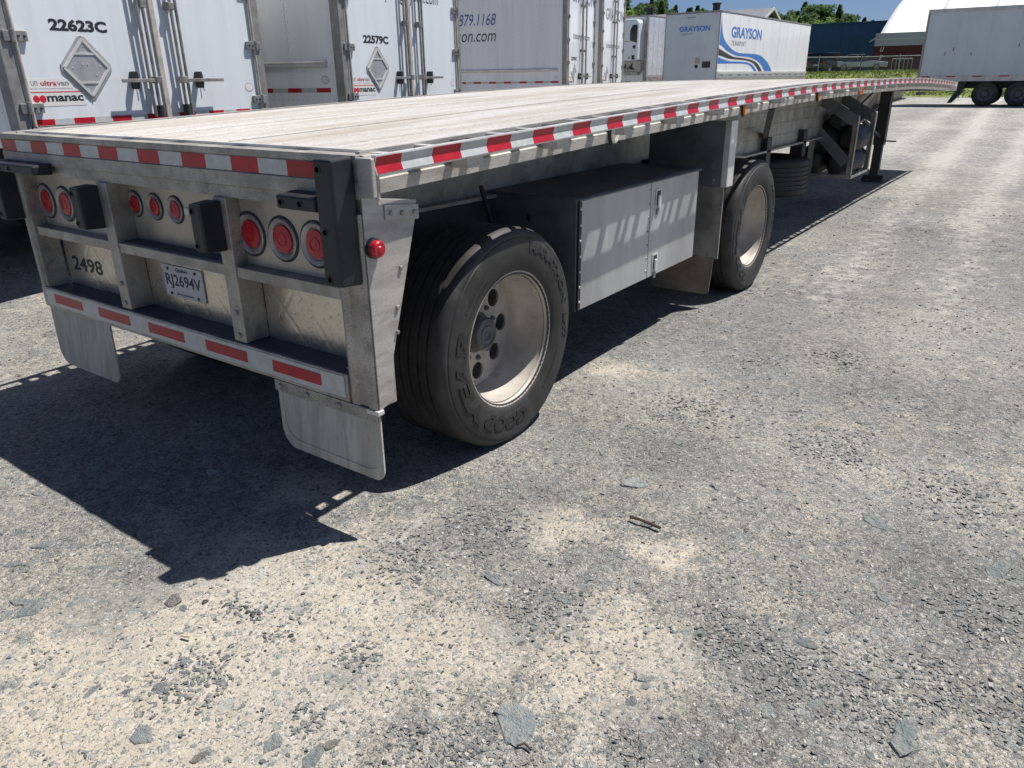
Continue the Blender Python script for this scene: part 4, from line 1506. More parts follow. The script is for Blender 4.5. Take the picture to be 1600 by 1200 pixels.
def box_trailer():
    T = thing('box_trailer', (0, 0, 0), 0, 'x', 'trailer', GRP)
    xl, xr = -.06, 2.54
    bd = MB()
    bd.box(xl + .012, xr - .003, .06, BT_LEN, 1.22, 4.07)
    bd.build('body', 'white_side', T)
    MB().box(xl, xr, .0, BT_LEN + .01, 4.071, 4.11).build('roof', 'alu_bright', T, bevel=0.01)
    MB().box(xl + .004, xr + .002, .08, BT_LEN, 1.15, 1.44).build('bottom_rail', 'white_side', T)
    # side panels, left side, with rivet rows
    seams = [.10] + [.70 + .62 * k for k in range(23)]
    for a, b in zip(seams[:-1], seams[1:]):
        MB().box(xl + .005, xl + .0115, a + .002, min(b, BT_LEN) - .002, 1.442, 4.06).build('side_panel', 'white_side', T)
    rv = MB()
    for a in seams[:14]:
        for dx in (-.03, .03):
            if a + dx < .12:
                continue
            for k in range(24):
                z = 1.55 + k * .105
                y = a + dx
                rv.add([(xl + .0055, y - .006, z), (xl + .0055, y, z - .006), (xl + .0055, y + .006, z), (xl + .0055, y, z + .006), (xl + .001, y, z)],
                       [(0, 1, 4), (1, 2, 4), (2, 3, 4), (3, 0, 4)])
    for k in range(60):
        y = .15 + k * .07
        z = 1.40
        rv.add([(xl + .0045, y - .007, z), (xl + .0045, y, z - .007), (xl + .0045, y + .007, z), (xl + .0045, y, z + .007), (xl - .001, y, z)],
               [(0, 1, 4), (1, 2, 4), (2, 3, 4), (3, 0, 4)])
    stuff(rv.build('rivets', 'post_grey', T))
    MB().prism([(xl + .005, 1.80), (xl - .035, 1.79), (xl - .04, 1.775), (xl - .028, 1.768), (xl - .028, 1.752), (xl - .04, 1.745), (xl - .035, 1.73), (xl + .005, 1.72)], 'y', .2, BT_LEN - .2).build('belt_rail', 'alu_bright', T)
    tape_row(T, lambda a, b: MB().box(xl + .0025, xl + .0047, a, b, 1.475, 1.52), .18, 4.6, .19, .21)
    # rear frame
    for a, b in ((xl, .035), (2.445, xr)):
        MB().box(a, b, -.012, .10, 1.14, 4.07).build('rear_post', 'post_grey', T, bevel=0.006)
    MB().box(.036, 2.444, -.012, .10, 3.93, 4.07).build('rear_header', 'post_grey', T, bevel=0.006)
    MB().box(.036, 2.444, -.03, .10, 1.13, 1.295).build('rear_sill', 'post_grey', T, bevel=0.006)
    for a, b in ((.042, 1.283), (1.297, 2.438)):
        d = MB().box(a, b, 0, .055, 1.30, 3.925).build('door', 'white_paint', T, bevel=0.006)
    MB().box(1.265, 1.318, -.018, -.0005, 1.30, 3.925).build('door_seal', 'pipe_tan', T, bevel=0.006)
    for a in (.06, 2.42):
        MB().tube((a, -.02, 1.30), (a, -.02, 3.92), .014, 10).build('hinge_rod', 'pipe_tan', T, smooth=40)
    for z in (1.43, 1.92, 2.41, 2.90, 3.39, 3.80):
        for x, s in ((.0, 1), (2.48, -1)):
            h = MB().box(*sorted((x - s * .02, x + s * .155)), -.03, -.0125 if s == 0 else -.001, z - .035, z + .035)
            h.tube((x + s * .045, -.03, z - .045), (x + s * .045, -.03, z + .045), .018, 10)
            h = h.build('hinge', 'steel', T, bevel=0.003)
            for q in (.085, .13):
                MB().lathe([(0, .009), (-.007, .009), (-.009, .005), (-.009, 0)], 'y', (x + s * q, -.03, z), 8).build('bolt', 'steel_black', h)
    for x in (1.115, 1.17, 1.455, 1.51):
        r = MB().tube((x, -.055, 1.33), (x, -.055, 3.9), .0135, 12).build('lock_rod', 'steel', T, smooth=40)
        if x in (1.17, 1.455):
            MB().tube((x, -.055, 1.32), (x, -.055, 1.415), .032, 14).build('cam_housing', 'steel_black', r, smooth=40)
            for z in (2.2, 3.2, 3.8):
                MB().box(x - .03, x + .03, -.072, -.0005, z - .03, z + .03).build('rod_bracket', 'steel', r, bevel=0.004)
    for (xa, xb, xc) in ((.82, 1.175, .98), (1.45, 1.90, 1.66)):
        h = MB().box(xa, xb, -.094, -.080, 1.600, 1.628).build('door_handle', 'steel', T, bevel=0.003)
        xe = xb if xb < 1.3 else xa
        MB().box(xe - .03, xe + .03, -.10, -.03, 1.59, 1.645).build('handle_hub', 'steel', h, bevel=0.004)
        k_ = MB().prism([(xc - .012, 1.55), (xc + .006, 1.545), (xc + .018, 1.59), (xc + .014, 1.65), (xc + .006, 1.685), (xc - .012, 1.685), (xc - .018, 1.64)], 'y', -.079, -.001)
        k_.build('handle_catch', 'steel_black', h, bevel=0.004)
        MB().tube((xc + .055, -.02, 1.6), (xc + .055, -.02, 1.52), .004, 6).build('seal_wire', 'ink_blue', h)
    # placard holder
    cx, cz, hw, hh = .59, 1.71, .24, .255

    def dia(k):
        c = .1
        p = []
        for (ax, az) in ((0, 1), (1, 0), (0, -1), (-1, 0)):
            for s_ in (-1, 1):
                tx, tz = (s_ * c, 0) if az else (0, -s_ * c if ax > 0 else s_ * c)
                if az:
                    p.append((ax + s_ * c * az, az * (1 - c)))
                else:
                    p.append((ax * (1 - c), -s_ * c * ax))
        return [(cx + hw * k * a, cz + hh * k * b) for a, b in p]
    pl = MB().prism(dia(1.0), 'y', -.008, -.0008).build('placard_holder', 'alu_box', T, bevel=0.003)
    fr = MB()
    P0, P1 = [(cx, cz + hh * .80), (cx + hw * .80, cz), (cx, cz - hh * .80), (cx - hw * .80, cz)], None
    for i in range(4):
        a, b = P0[i], P0[(i + 1) % 4]
        fr.bar((a[0], -.012, a[1]), (b[0], -.012, b[1]), .008, .020, (0, 0, 1))
    for zz in (.4, -.42):
        fr.bar((cx - hw * (.78 - abs(zz)), -.011, cz + hh * zz), (cx + hw * (.78 - abs(zz)), -.011, cz + hh * zz), .006, .014)
    fr.build('placard_frame', 'alu_bright', pl)
    for (a, b) in ((0, .9), (0, -.9), (-.15, .1), (.3, -.2), (-.5, 0), (.5, .05), (0, .6), (-.1, -.6), (.05, .1)):
        MB().lathe([(0, .006), (-.004, .005), (-.005, 0)], 'y', (cx + hw * a, -.0078, cz + hh * b), 6).build('rivet', 'alu_bright', pl)
    # stickers
    st = MB().box(.09, .44, -.0018, -.0004, 1.565, 1.635).build('sticker', 'trim_white', T)
    lettering('ultra', (.185, -.0019, 1.585), (1, 0, 0), (0, 0, 1), .125, .036, 'ink_red', st, .0008, 0, .02)
    lettering('van', (.315, -.0019, 1.585), (1, 0, 0), (0, 0, 1), .095, .026, 'ink_grey', st, .0008, 0, .02)
    lettering('U', (.112, -.0019, 1.585), (1, 0, 0), (0, 0, 1), .022, .034, 'ink_grey', st, .0008)
    lettering('n', (.139, -.0019, 1.585), (1, 0, 0), (0, 0, 1), .022, .034, 'ink_grey', st, .0008)
    st = MB().box(.085, .525, -.0018, -.0004, 1.44, 1.56).build('sticker', 'trim_white', T)
    MB().box(.095, .515, -.0027, -.0019, 1.537, 1.543).build('sticker_line', 'ink_red', st)
    for x in (.127, .178):
        p = [(x + .026 * math.cos(a), 1.493 + .026 * math.sin(a)) for a in np.linspace(0, 2 * math.pi, 20, endpoint=False)]
        MB().prism(p, 'y', -.0028, -.0019).build('sticker_dot', 'ink_red', st)
    lettering('manac', (.21, -.0019, 1.472), (1, 0, 0), (0, 0, 1), .30, .042, 'ink_black', st, .0008, 0, .03)
    p = [(2.30 + .055 * math.cos(a), 1.545 + .04 * math.sin(a)) for a in np.linspace(0, 2 * math.pi, 24, endpoint=False)]
    q = [(2.30 + .05 * math.cos(a), 1.545 + .035 * math.sin(a)) for a in np.linspace(0, 2 * math.pi, 24, endpoint=False)]
    so = MB().prism(p, 'y', -.0014, -.0004).build('oval_sticker', 'ink_grey', T)
    MB().prism(q, 'y', -.0020, -.00145).build('oval_face', 'trim_white', so)
    p2 = [(.245 + .055 * math.cos(a), 1.60 + .04 * math.sin(a)) for a in np.linspace(0, 2 * math.pi, 24, endpoint=False)]
    q2 = [(.245 + .05 * math.cos(a), 1.60 + .035 * math.sin(a)) for a in np.linspace(0, 2 * math.pi, 24, endpoint=False)]
    so = MB().prism(p2, 'x', xl + .0037, xl + .0048).build('oval_sticker', 'ink_grey', T)
    MB().prism(q2, 'x', xl + .003, xl + .0036).build('oval_face', 'trim_white', so)
    # lettering
    lettering('transportgrayson.com', (.50, -.0004, 2.40), (1, 0, 0), (0, 0, 1), 1.50, .16, 'ink_black', T, .001, .2)
    lettering('GRAYSON', (.36, -.0004, 3.23), (1, 0, 0), (0, 0, 1), 2.02, .34, 'ink_grey', T, .001, .0, .03)
    lettering('879.1168', (xl + .0046, 2.72, 2.77), (0, -1, 0), (0, 0, 1), .97, .25, 'ink_blue', T, .001, .25)
    lettering('grayson.com', (xl + .0046, 3.32, 2.33), (0, -1, 0), (0, 0, 1), 1.56, .27, 'ink_black', T, .001, .25)
    # tape on the sill, guard, running gear
    tape_row(T, lambda a, b: MB().box(a, b, -.0025, -.0004, 1.305, 1.348), .05, 2.43, .18, .16)
    mb = MB().box(.35, 2.13, .0, .09, .50, .60)
    for x in (.6, 1.84):
        mb.box(x - .05, x + .05, .01, .08, .60, 1.15)
    mb.build('rear_guard', 'steel', T, bevel=0.005)
    bogie(T, (2.3, 3.55), xl, xr)
    for x in (.35, 2.1):
        MB().box(x - .06, x + .06, 11.4, 11.52, 0, 1.2).build('landing_leg', 'steel_black', T)
    return T


TRS = [((-3.28, .97), 99.2, '22623C', 'nearest white box trailer with number 22623C and diamond placard on its doors'),
       ((-3.39, 4.30), 100.2, '22579C', 'white box trailer with number 22579C and diamond placard on its doors'),
       ((-6.95, 14.59), 105, '22590C', 'white box trailer with blue phone digits 879.1168 on its side'),
       ((-9.28, 20.41), 102, None, 'farthest white box trailer of the row, its doors next to the refrigerated trailer')]
T0 = box_trailer()
trees_made = []
for i, (pos, ang, num, lab) in enumerate(TRS):
    T = T0 if i == 0 else copy_tree(T0)
    trees_made.append(T)
for i, (pos, ang, num, lab) in enumerate(TRS):
    T = trees_made[i]
    T.location = (pos[0], pos[1], 0)
    T.rotation_euler = (0, 0, math.radians(ang))
    T['label'] = lab
    if num:
        lettering(num, (.355, -.0004, 1.968), (1, 0, 0), (0, 0, 1), .485, .084, 'ink_black', T, .001, 0, .045, 'unit_number')

# ------------------------------------------------------------------ far trailers
def far_box(name, label, group, x0, x1, y0, y1, base_z, side_mat, nose_mat):
    T = thing(name, ((x0 + x1) / 2, (y0 + y1) / 2, base_z), 0, label, 'trailer', group)
    return T


# lettered trailer: nose towards the camera, side along +Y
gx0, gx1, gy0, gy1 = -12.97, -10.37, 32.9, 46.9
gb = gz(-11.6, 38)
G = thing('box_trailer', (gx0, gy0, gb), 0, 'white box trailer with blue and black wave and blue lettering on its side', 'trailer', 'trailers standing in the yard behind')
Wd, Ln = gx1 - gx0, gy1 - gy0
MB().box(0, Wd, 0, Ln, 1.15, 3.95).build('body', 'white_side', G, bevel=0.03)
MB().box(-.01, Wd + .01, -.01, Ln + .01, 3.951, 4.02).build('roof_rail', 'post_grey', G, bevel=0.01)
MB().box(.02, Wd - .06, -.012, -.0005, 1.2, 3.93).build('nose_panel', 'grey_side', G)
for a in (.0, Wd - .05):
    MB().box(a, a + .05, -.02, -.0005, 1.16, 3.95).build('corner_strip', 'alu', G)
MB().box(Wd + .001, Wd + .05, .05, Ln, 1.46, 1.56).build('belt_rail', 'alu_bright', G)
MB().box(Wd + .001, Wd + .03, .05, Ln, 1.12, 1.30).build('bottom_rail', 'alu', G)
for k in range(12):
    MB().box(Wd + .0305, Wd + .033, .3 + k * 1.15, .75 + k * 1.15, 1.37, 1.42).build('red_tape', 'ink_grey', G)
for k in range(1, 12):
    MB().box(Wd + .0005, Wd + .004, k * 1.2 - .012, k * 1.2 + .012, 1.56, 3.94).build('panel_seam', 'white_side', G)


def wave(parent, top, bot, mat, off):
    """band between two curves on the trailer side, points are (distance from nose, height)"""
    def sample(c):
        ys = np.array([p[0] for p in c], float)
        zs = np.array([p[1] for p in c], float)
        t_ = np.linspace(0, len(c) - 1, 40)
        i_ = np.arange(len(c))

        def cr_(arr, t):
            k = min(int(t), len(arr) - 2)
            f = t - k
            p0, p1, p2, p3 = arr[max(k - 1, 0)], arr[k], arr[k + 1], arr[min(k + 2, len(arr) - 1)]
            return .5 * (2 * p1 + (p2 - p0) * f + (2 * p0 - 5 * p1 + 4 * p2 - p3) * f * f + (3 * p1 - p0 - 3 * p2 + p3) * f ** 3)
        return [(cr_(ys, t), cr_(zs, t)) for t in t_]
    A, B = sample(top), sample(bot)
    n_ = len(A)
    vs = [(Wd + off, a, b) for a, b in A] + [(Wd + off, a, b) for a, b in B]
    vs += [(Wd + .0005, a, b) for a, b in A] + [(Wd + .0005, a, b) for a, b in B]
    fs = [(i, i + 1, n_ + i + 1, n_ + i) for i in range(n_ - 1)]
    fs += [(i + 1, i, 2 * n_ + i, 2 * n_ + i + 1) for i in range(n_ - 1)] + [(n_ + i, n_ + i + 1, 3 * n_ + i + 1, 3 * n_ + i) for i in range(n_ - 1)]
    MB().add(vs, fs).build('side_wave', mat, parent)


dz = -gb
sh = lambda c: [(max(a - 32.9, .03), b + dz) for a, b in c]
wave(G, sh([(33.0, 3.95), (33.35, 3.2), (34.2, 2.79), (35.28, 2.57), (36.87, 2.54), (38.37, 2.50), (39.66, 2.22), (40.7, 1.72)]),
     sh([(32.9, 2.86), (33.36, 2.78), (33.9, 2.62), (35.15, 2.44), (36.74, 2.39), (37.6, 2.32), (38.7, 2.10), (39.45, 1.72)]), 'wave_blue', .004)
wave(G, sh([(32.9, 2.70), (33.9, 2.52), (34.85, 2.38), (36.2, 2.335), (37.4, 2.26), (38.3, 2.10), (39.15, 1.72)]),
     sh([(32.9, 2.42), (33.6, 2.36), (34.37, 2.285), (36.0, 2.255), (37.0, 2.2), (37.75, 2.08), (38.6, 1.72)]), 'wave_dark', .004)
wave(G, sh([(32.9, 2.35), (33.6, 2.26), (34.4, 2.19), (36.0, 2.18), (36.9, 2.14), (37.6, 2.02), (38.35, 1.72)]),
     sh([(32.9, 2.08), (33.6, 2.08), (34.4, 2.09), (36.1, 2.095), (36.8, 2.06), (37.4, 1.95), (37.9, 1.72)]), 'wave_blue', .004)
lettering('GRAYSON', (Wd + .0005, 1.4, 3.17 - gb), (0, 1, 0), (0, 0, 1), 4.15, .47, 'wave_blue', G, .004, .0, .035)
lettering('TRANSPORT', (Wd + .0005, 1.5, 2.84 - gb), (0, 1, 0), (0, 0, 1), 1.95, .21, 'ink_grey', G, .004, .1)
lettering('GRAYSON', (.70, -.0125, 3.42 - gb), (1, 0, 0), (0, 0, 1), 1.45, .22, 'wave_blue', G, .003, 0, .035)
lettering('TRANSPORT', (.73, -.0125, 3.27 - gb), (1, 0, 0), (0, 0, 1), .62, .10, 'ink_grey', G, .003, .1)
MB().box(1.90, 2.28, -.05, -.0125, 1.72, 1.98).build('connector_box', 'steel_black', G, bevel=0.02)
MB().box(1.55, 1.78, -.02, -.0125, 1.9, 2.15).build('document_holder', 'alu', G)
MB().lathe([(0, .08), (-.02, .07), (-.025, 0)], 'y', (1.62, -.0125, 1.78), 16).build('cap', 'steel_black', G)
MB().box(1.05, 1.45, -.02, -.0125, 3.76, 3.81).build('marker_lamp', 'ink_grey', G)
mb = MB().lathe([(0, .16), (.28, .16), (.30, .20), (.36, .20), (.38, 0)], 'z', (2.0, .9, 4.02), 16)
mb.build('roof_vent', 'steel_black', G)
bogie(G, (10.4, 11.65), 0, Wd)
for x in (.4, 2.2):
    MB().box(x - .06, x + .06, 2.4, 2.52, -.05, 1.2).build('landing_leg', 'steel_black', G)

# refrigerated trailer beside it
rx0, rx1, ry0 = -16.6, -14.0, 33.3
rb = gz(-15, 36)
RT = thing('refrigerated_trailer', (rx0, ry0, rb), 0, 'refrigerated trailer with white cooling unit and dark grille on its nose', 'trailer', 'trailers standing in the yard behind')
MB().box(0, 2.6, 0, 13.6, 1.2, 3.98).build('body', 'white_side', RT, bevel=0.02)
MB().box(-.01, 2.61, -.01, 13.6, 3.981, 4.05).build('roof_rail', 'post_grey', RT, bevel=0.01)
for k in range(26):
    MB().prism([(.06 + k * .52, 1.45), (.06 + k * .52, 3.96), (.56 + k * .52, 3.96), (.56 + k * .52, 1.45)], 'x', 2.601, 2.616).build('side_rib_panel', 'ribbed_bright', RT, bevel=0.006)
MB().box(2.601, 2.63, 0, 13.6, 1.15, 1.4).build('bottom_rail', 'alu', RT)
for a in (2.42,):
    MB().box(a, 2.60, -.02, -.0005, 1.2, 3.95).build('corner_strip', 'alu', RT)
u = MB().prism([(.35, 2.10), (2.38, 2.10), (2.38, 3.70), (2.30, 3.86), (.45, 3.86), (.35, 3.7)], 'y', -.62, -.0006).build('cooling_unit', 'white_paint', RT, bevel=0.06)
MB().prism([(1.98, 2.95), (2.34, 2.86), (2.345, 3.62), (2.10, 3.62), (1.98, 3.4)], 'y', -.632, -.6205).build('grille', 'glass_dark', u, bevel=0.01)
MB().box(.5, 1.9, -.632, -.6205, 2.92, 2.95).build('unit_seam', 'ink_grey', u)
MB().box(2.14, 2.28, -.632, -.6205, 2.62, 2.76).build('control_panel', 'steel_black', u)
MB().box(2.10, 2.25, -.632, -.6205, 2.15, 2.34).build('control_panel', 'steel_black', u)
MB().box(1.92, 2.02, -.632, -.6205, 2.18, 2.28).build('control_panel', 'ink_grey', u)
MB().lathe([(0, .05), (-.02, .045), (-.02, 0)], 'y', (1.45, -.6206, 2.26), 14).build('cap', 'steel_black', u)
mb = MB().box(.3, 2.4, -.3, -.0006, 1.62, 2.09)
mb.build('lower_panel', 'flap', RT, bevel=0.02)
mb = MB()
for k in range(9):
    a = random.uniform(1.6, 2.1)
    mb.path([(a, -.32, 2.0 - .03 * k), (a + random.uniform(-.15, .15), -.36, 1.88 - .02 * k), (a + random.uniform(-.2, .2), -.32, 1.75)], .016, 6)
mb.build('air_hoses', 'steel_black', RT)
mb = MB().box(.4, 2.3, -.35, -.1, 1.48, 1.615)
mb.build('nose_step', 'alu', RT)
mb = MB().lathe([(0, .16), (.28, .16), (.30, .20), (.36, .20), (.38, 0)], 'z', (2.2, .9, 4.05), 16)
mb.build('roof_vent', 'steel_black', RT)
bogie(RT, (10.4, 11.65), 0, 2.6)
for x in (.4, 2.2):
    MB().box(x - .06, x + .06, 2.4, 2.52, -.05, 1.22).build('landing_leg', 'steel_black', RT)

# grey trailer on the right, seen from its side
tb = gz(0, 40)
R3 = thing('box_trailer', (-3.06, 38.4, tb), 0, 'plain grey box trailer on the right with dents and two dark wheels', 'trailer', 'trailers standing in the yard behind')
MB().box(0, 14.5, .012, 2.6, 1.04, 3.90).build('body', 'grey_side', R3)
for k in range(12):
    MB().box(.06 + k * 1.21, 1.262 + k * 1.21, .002, .0115, 1.26, 3.76).build('side_panel', 'grey_side', R3)
MB().box(-.01, 14.5, -.02, 2.62, 3.78, 3.93).build('roof_rail', 'alu_box', R3, bevel=0.02)
MB().box(0, 14.5, -.008, .0015, 1.02, 1.25).build('bottom_rail', 'alu_box', R3)
for k in range(11):
    MB().box(.12 + k * 1.0, .48 + k * 1.0, -.0105, -.0085, 1.19, 1.24).build('red_tape', 'tape_red', R3)
MB().box(-.03, .055, -.015, .06, 1.0, 3.93).build('corner_strip', 'post_grey', R3, bevel=0.01)
for (x, z) in ((1.9, 2.1), (3.6, 2.4), (1.2, 2.3), (4.5, 2.5), (5.1, 2.2), (.9, 2.15), (5.35, 2.2)):
    p = [(x + random.uniform(.6, 1.2) * .035 * math.cos(a) , z + random.uniform(.6, 1.2) * .10 * math.sin(a)) for a in np.linspace(0, 2 * math.pi, 9, endpoint=False)]
    MB().prism(p, 'y', -.0005, .0018).build('scrape', 'ink_grey', R3)
for (wx) in (2.72, 3.95):
    for yy_, fl_ in ((.16, True), (.50, True), (2.44, False), (2.1, False)):
        w = link('wheel', LRD, R3)
        w.location = (wx, yy_, .50)
        w.rotation_euler = (0, 0, -math.pi / 2 if fl_ else math.pi / 2)
        link('tyre', LT, w)
    MB().tube((wx, .2, .5), (wx, 2.4, .5), .065, 10).build('axle', 'steel_black', R3)
MB().box(1.6, 5.2, .75, .9, .72, 1.03).build('subframe', 'steel_black', R3)
MB().box(1.6, 5.2, 1.7, 1.85, .72, 1.03).build('subframe', 'steel_black', R3)
MB().prism([(1.62, 1.0), (1.95, 1.0), (1.78, .5), (1.45, .12), (1.32, .12), (1.55, .55)], 'y', .1, .65).build('mud_flap', 'rubber', R3)
MB().box(-.02, .1, .3, 2.3, .45, .56).build('rear_guard', 'steel_black', R3)
MB().box(11.2, 11.35, .4, .55, 0, 1.05).build('landing_leg', 'steel_black', R3)
MB().box(11.2, 11.35, 2.05, 2.2, 0, 1.05).build('landing_leg', 'steel_black', R3)

# ------------------------------------------------------------------ buildings, shelter, container, fence
# dark blue metal hall
bz = 1.9
B = thing('metal_hall', (-20, 108, bz), 0, 'long dark blue metal clad hall behind the fence', 'building')
MB().box(-16, 4.8, -3.5, 12, -.6, 5.35).build('wall', 'blue_wall', B)
for k in range(20):
    MB().box(-16 + k * 1.04 + .02, -16 + k * 1.04 + 1.02, -3.53, -3.501, -.5, 5.3).build('wall_panel', 'blue_wall', B)
MB().box(-16.2, 4.9, -3.7, 12.2, 5.351, 5.5).build('roof', 'blue_wall', B)
# barn with grey roof
N = thing('barn', (-27.0, 90, 1.9), 0, 'dark gabled barn with grey metal roof behind the lettered trailer', 'building')
MB().box(-22, 0, -4.2, 4.2, -.3, 4.6).build('wall', 'navy_wall', N)
MB().prism([(-4.2, 4.6), (4.2, 4.6), (0, 6.35)], 'x', -22, -.01).build('gable', 'navy_wall', N)
for s in (-1, 1):
    rf = MB()
    p = [(s * 4.9, 4.40), (s * 4.9, 4.52), (0, 6.56), (0, 6.42)]
    rf.prism(p, 'x', -22.5, .5)
    r = rf.build('roof', 'roof_grey', N)
    for k in range(22):
        MB().bar((-22 + k * 1.02, s * 4.85, 4.56), (-22 + k * 1.02, s * .05, 6.56), .06, .05).build('roof_seam', 'roof_grey', r)
    MB().bar((.52, s * 4.9, 4.45), (.52, 0, 6.48), .05, .26).build('barge_board', 'trim_white', N)

# containers carrying a white fabric shelter
cz = 1.62
CT = thing('shipping_container', (-14.0, 82.0, cz), 0, 'dark red container under the white fabric shelter with white letters', 'container')
CH, CL = 2.55, 12.2
MB().box(.03, CL - .03, .03, 2.4, 0, CH - .04).build('body', 'container_red', CT)
for k in range(44):
    x = .12 + k * .272
    MB().prism([(x, .03), (x + .04, -.0), (x + .15, -.0), (x + .19, .03)], 'z', .15, CH - .15).build('corrugation', 'container_red', CT)
for a, b in ((0, .1), (CL - .1, CL)):
    MB().box(a, b, -.01, .09, -.02, CH).build('corner_post', 'container_red', CT)
MB().box(.1, CL - .1, -.008, .06, CH - .14, CH).build('top_rail', 'container_red', CT)
MB().box(.1, CL - .1, -.008, .06, -.02, .14).build('bottom_rail', 'container_red', CT)
for ch, z in (('U', 1.95), ('E', 1.25), ('S', .55)):
    lettering(ch, (.62, -.011, z - .1), (1, 0, 0), (0, 0, 1), .34, .42, 'trim_white', CT, .006, .3, .03)
DM = thing('fabric_shelter', (-13.9, 82.0, cz + CH), 0, 'big white arched fabric shelter standing on containers', 'shelter')
SP, HT, LN = 28.0, 5.0, 26.0


def arch(t, lift=0):
    """shelter section: t 0..1 from the near wall to the far wall"""
    y = SP * t
    z = HT * (1 - abs(2 * t - 1) ** 1.6) ** 1.05 + .12
    return y, z


bays = 6
for k in range(bays):
    xa, xb = k * LN / bays + (0.0 if k == 0 else .03), (k + 1) * LN / bays - .03
    vs, fs = [], []
    NT, NX = 36, 5
    for j in range(NX + 1):
        x = xa + (xb - xa) * j / NX
        sag = .10 * (1 - (2 * j / NX - 1) ** 2)
        for i in range(NT + 1):
            y, z = arch(i / NT)
            vs.append((x, y, max(z - sag * min(1, z / 2), 0)))
    for j in range(NX):
        for i in range(NT):
            a = j * (NT + 1) + i
            fs.append((a, a + NT + 1, a + NT + 2, a + 1))
    mb = MB().add(vs, fs)
    o = mb.build('fabric_panel', 'fabric_white', DM, smooth=60)
    sol = o.modifiers.new('thickness', 'SOLIDIFY')
    sol.thickness = .02
for k in range(bays + 1):
    mb = MB()
    pts = [(k * LN / bays, arch(i / 20)[0], arch(i / 20)[1] - .10) for i in range(21)]
    mb.path(pts, .06, 6)
    mb.build('arch_rib', 'fence_steel', DM)
MB().box(-.05, LN, -.06, -.02, -.2, .92).build('skirt', 'fabric_grey', DM)
MB().box(-.05, LN, -.10, -.062, .36, .42).build('skirt_batten', 'trim_white', DM)
MB().bar((-.5, -.2, .2), (.1, -.1, .55), .25, .12).build('eave_bracket', 'fence_steel', DM)
CT2 = copy_tree(CT)
CT2.location = (-14.0, 107.6, cz)
CT2['label'] = 'container carrying the far side of the white fabric shelter'
CT3 = copy_tree(CT)
CT3.location = (-14.0 + 12.3, 82.0, cz)
CT3['label'] = 'dark red container behind the grey trailer on the right'
for c_ in (CT2, CT3):
    for ch in list(c_.children):
        if ch.name.startswith('lettering'):
            bpy.data.objects.remove(ch)

# metal rack beside the container
LRK = thing('metal_rack', (-11.9, 80.6, gz(-11.9, 80.6)), 0, 'bare upright metal rack in front of the dark red container', 'rack')
for k in range(6):
    MB().tube((k * .34, 0, 0), (k * .34, 0, 1.15), .035, 6).build('upright', 'fence_steel', LRK)
for z in (.1, 1.1):
    MB().tube((0, 0, z), (1.7, 0, z), .035, 6).build('rail', 'fence_steel', LRK)

# chain-link fence
def fence(name, label, pts, h):
    F = thing(name, (pts[0][0], pts[0][1], gz(*pts[0])), 0, label, 'fence')
    ox, oy, oz = F.location
    for (ax, ay), (bx, by) in zip(pts[:-1], pts[1:]):
        L_ = math.hypot(bx - ax, by - ay)
        nn = max(1, round(L_ / 3.0))
        za, zb2 = gz(ax, ay) - oz, gz(bx, by) - oz
        for k in range(nn + 1):
            q = k / nn
            x, y, z = ax + (bx - ax) * q - ox, ay + (by - ay) * q - oy, za + (zb2 - za) * q
            MB().tube((x, y, z - .2), (x, y, z + h + .15), .035, 8).build('fence_post', 'fence_steel', F)
        MB().tube((ax - ox, ay - oy, za + h), (bx - ox, by - oy, zb2 + h), .025, 6).build('top_rail', 'fence_steel', F)
        mb = MB()
        step = .22
        m_ = int(L_ / step)
        for k in range(-int(h / step), m_):
            for sgn in (1, -1):
                t0, t1 = k * step, k * step + h
                c0, c1 = max(t0, 0), min(t1, L_)
                if c1 <= c0:
                    continue
                def P(t):
                    zz = (t - t0) if sgn > 0 else (h - (t - t0))
                    return (ax - ox + (bx - ax) * t / L_, ay - oy + (by - ay) * t / L_, za + (zb2 - za) * t / L_ + zz)
                mb.bar(P(c0), P(c1), .010, .010)
        stuff(mb.build('chain_link', 'fence_steel', F))
    return F


fence('chain_link_fence', 'chain-link fence along the grassy bank in front of the parked cars', [(-19.5, 71.0), (-12.9, 72.6), (-1, 73.5)], 1.25)


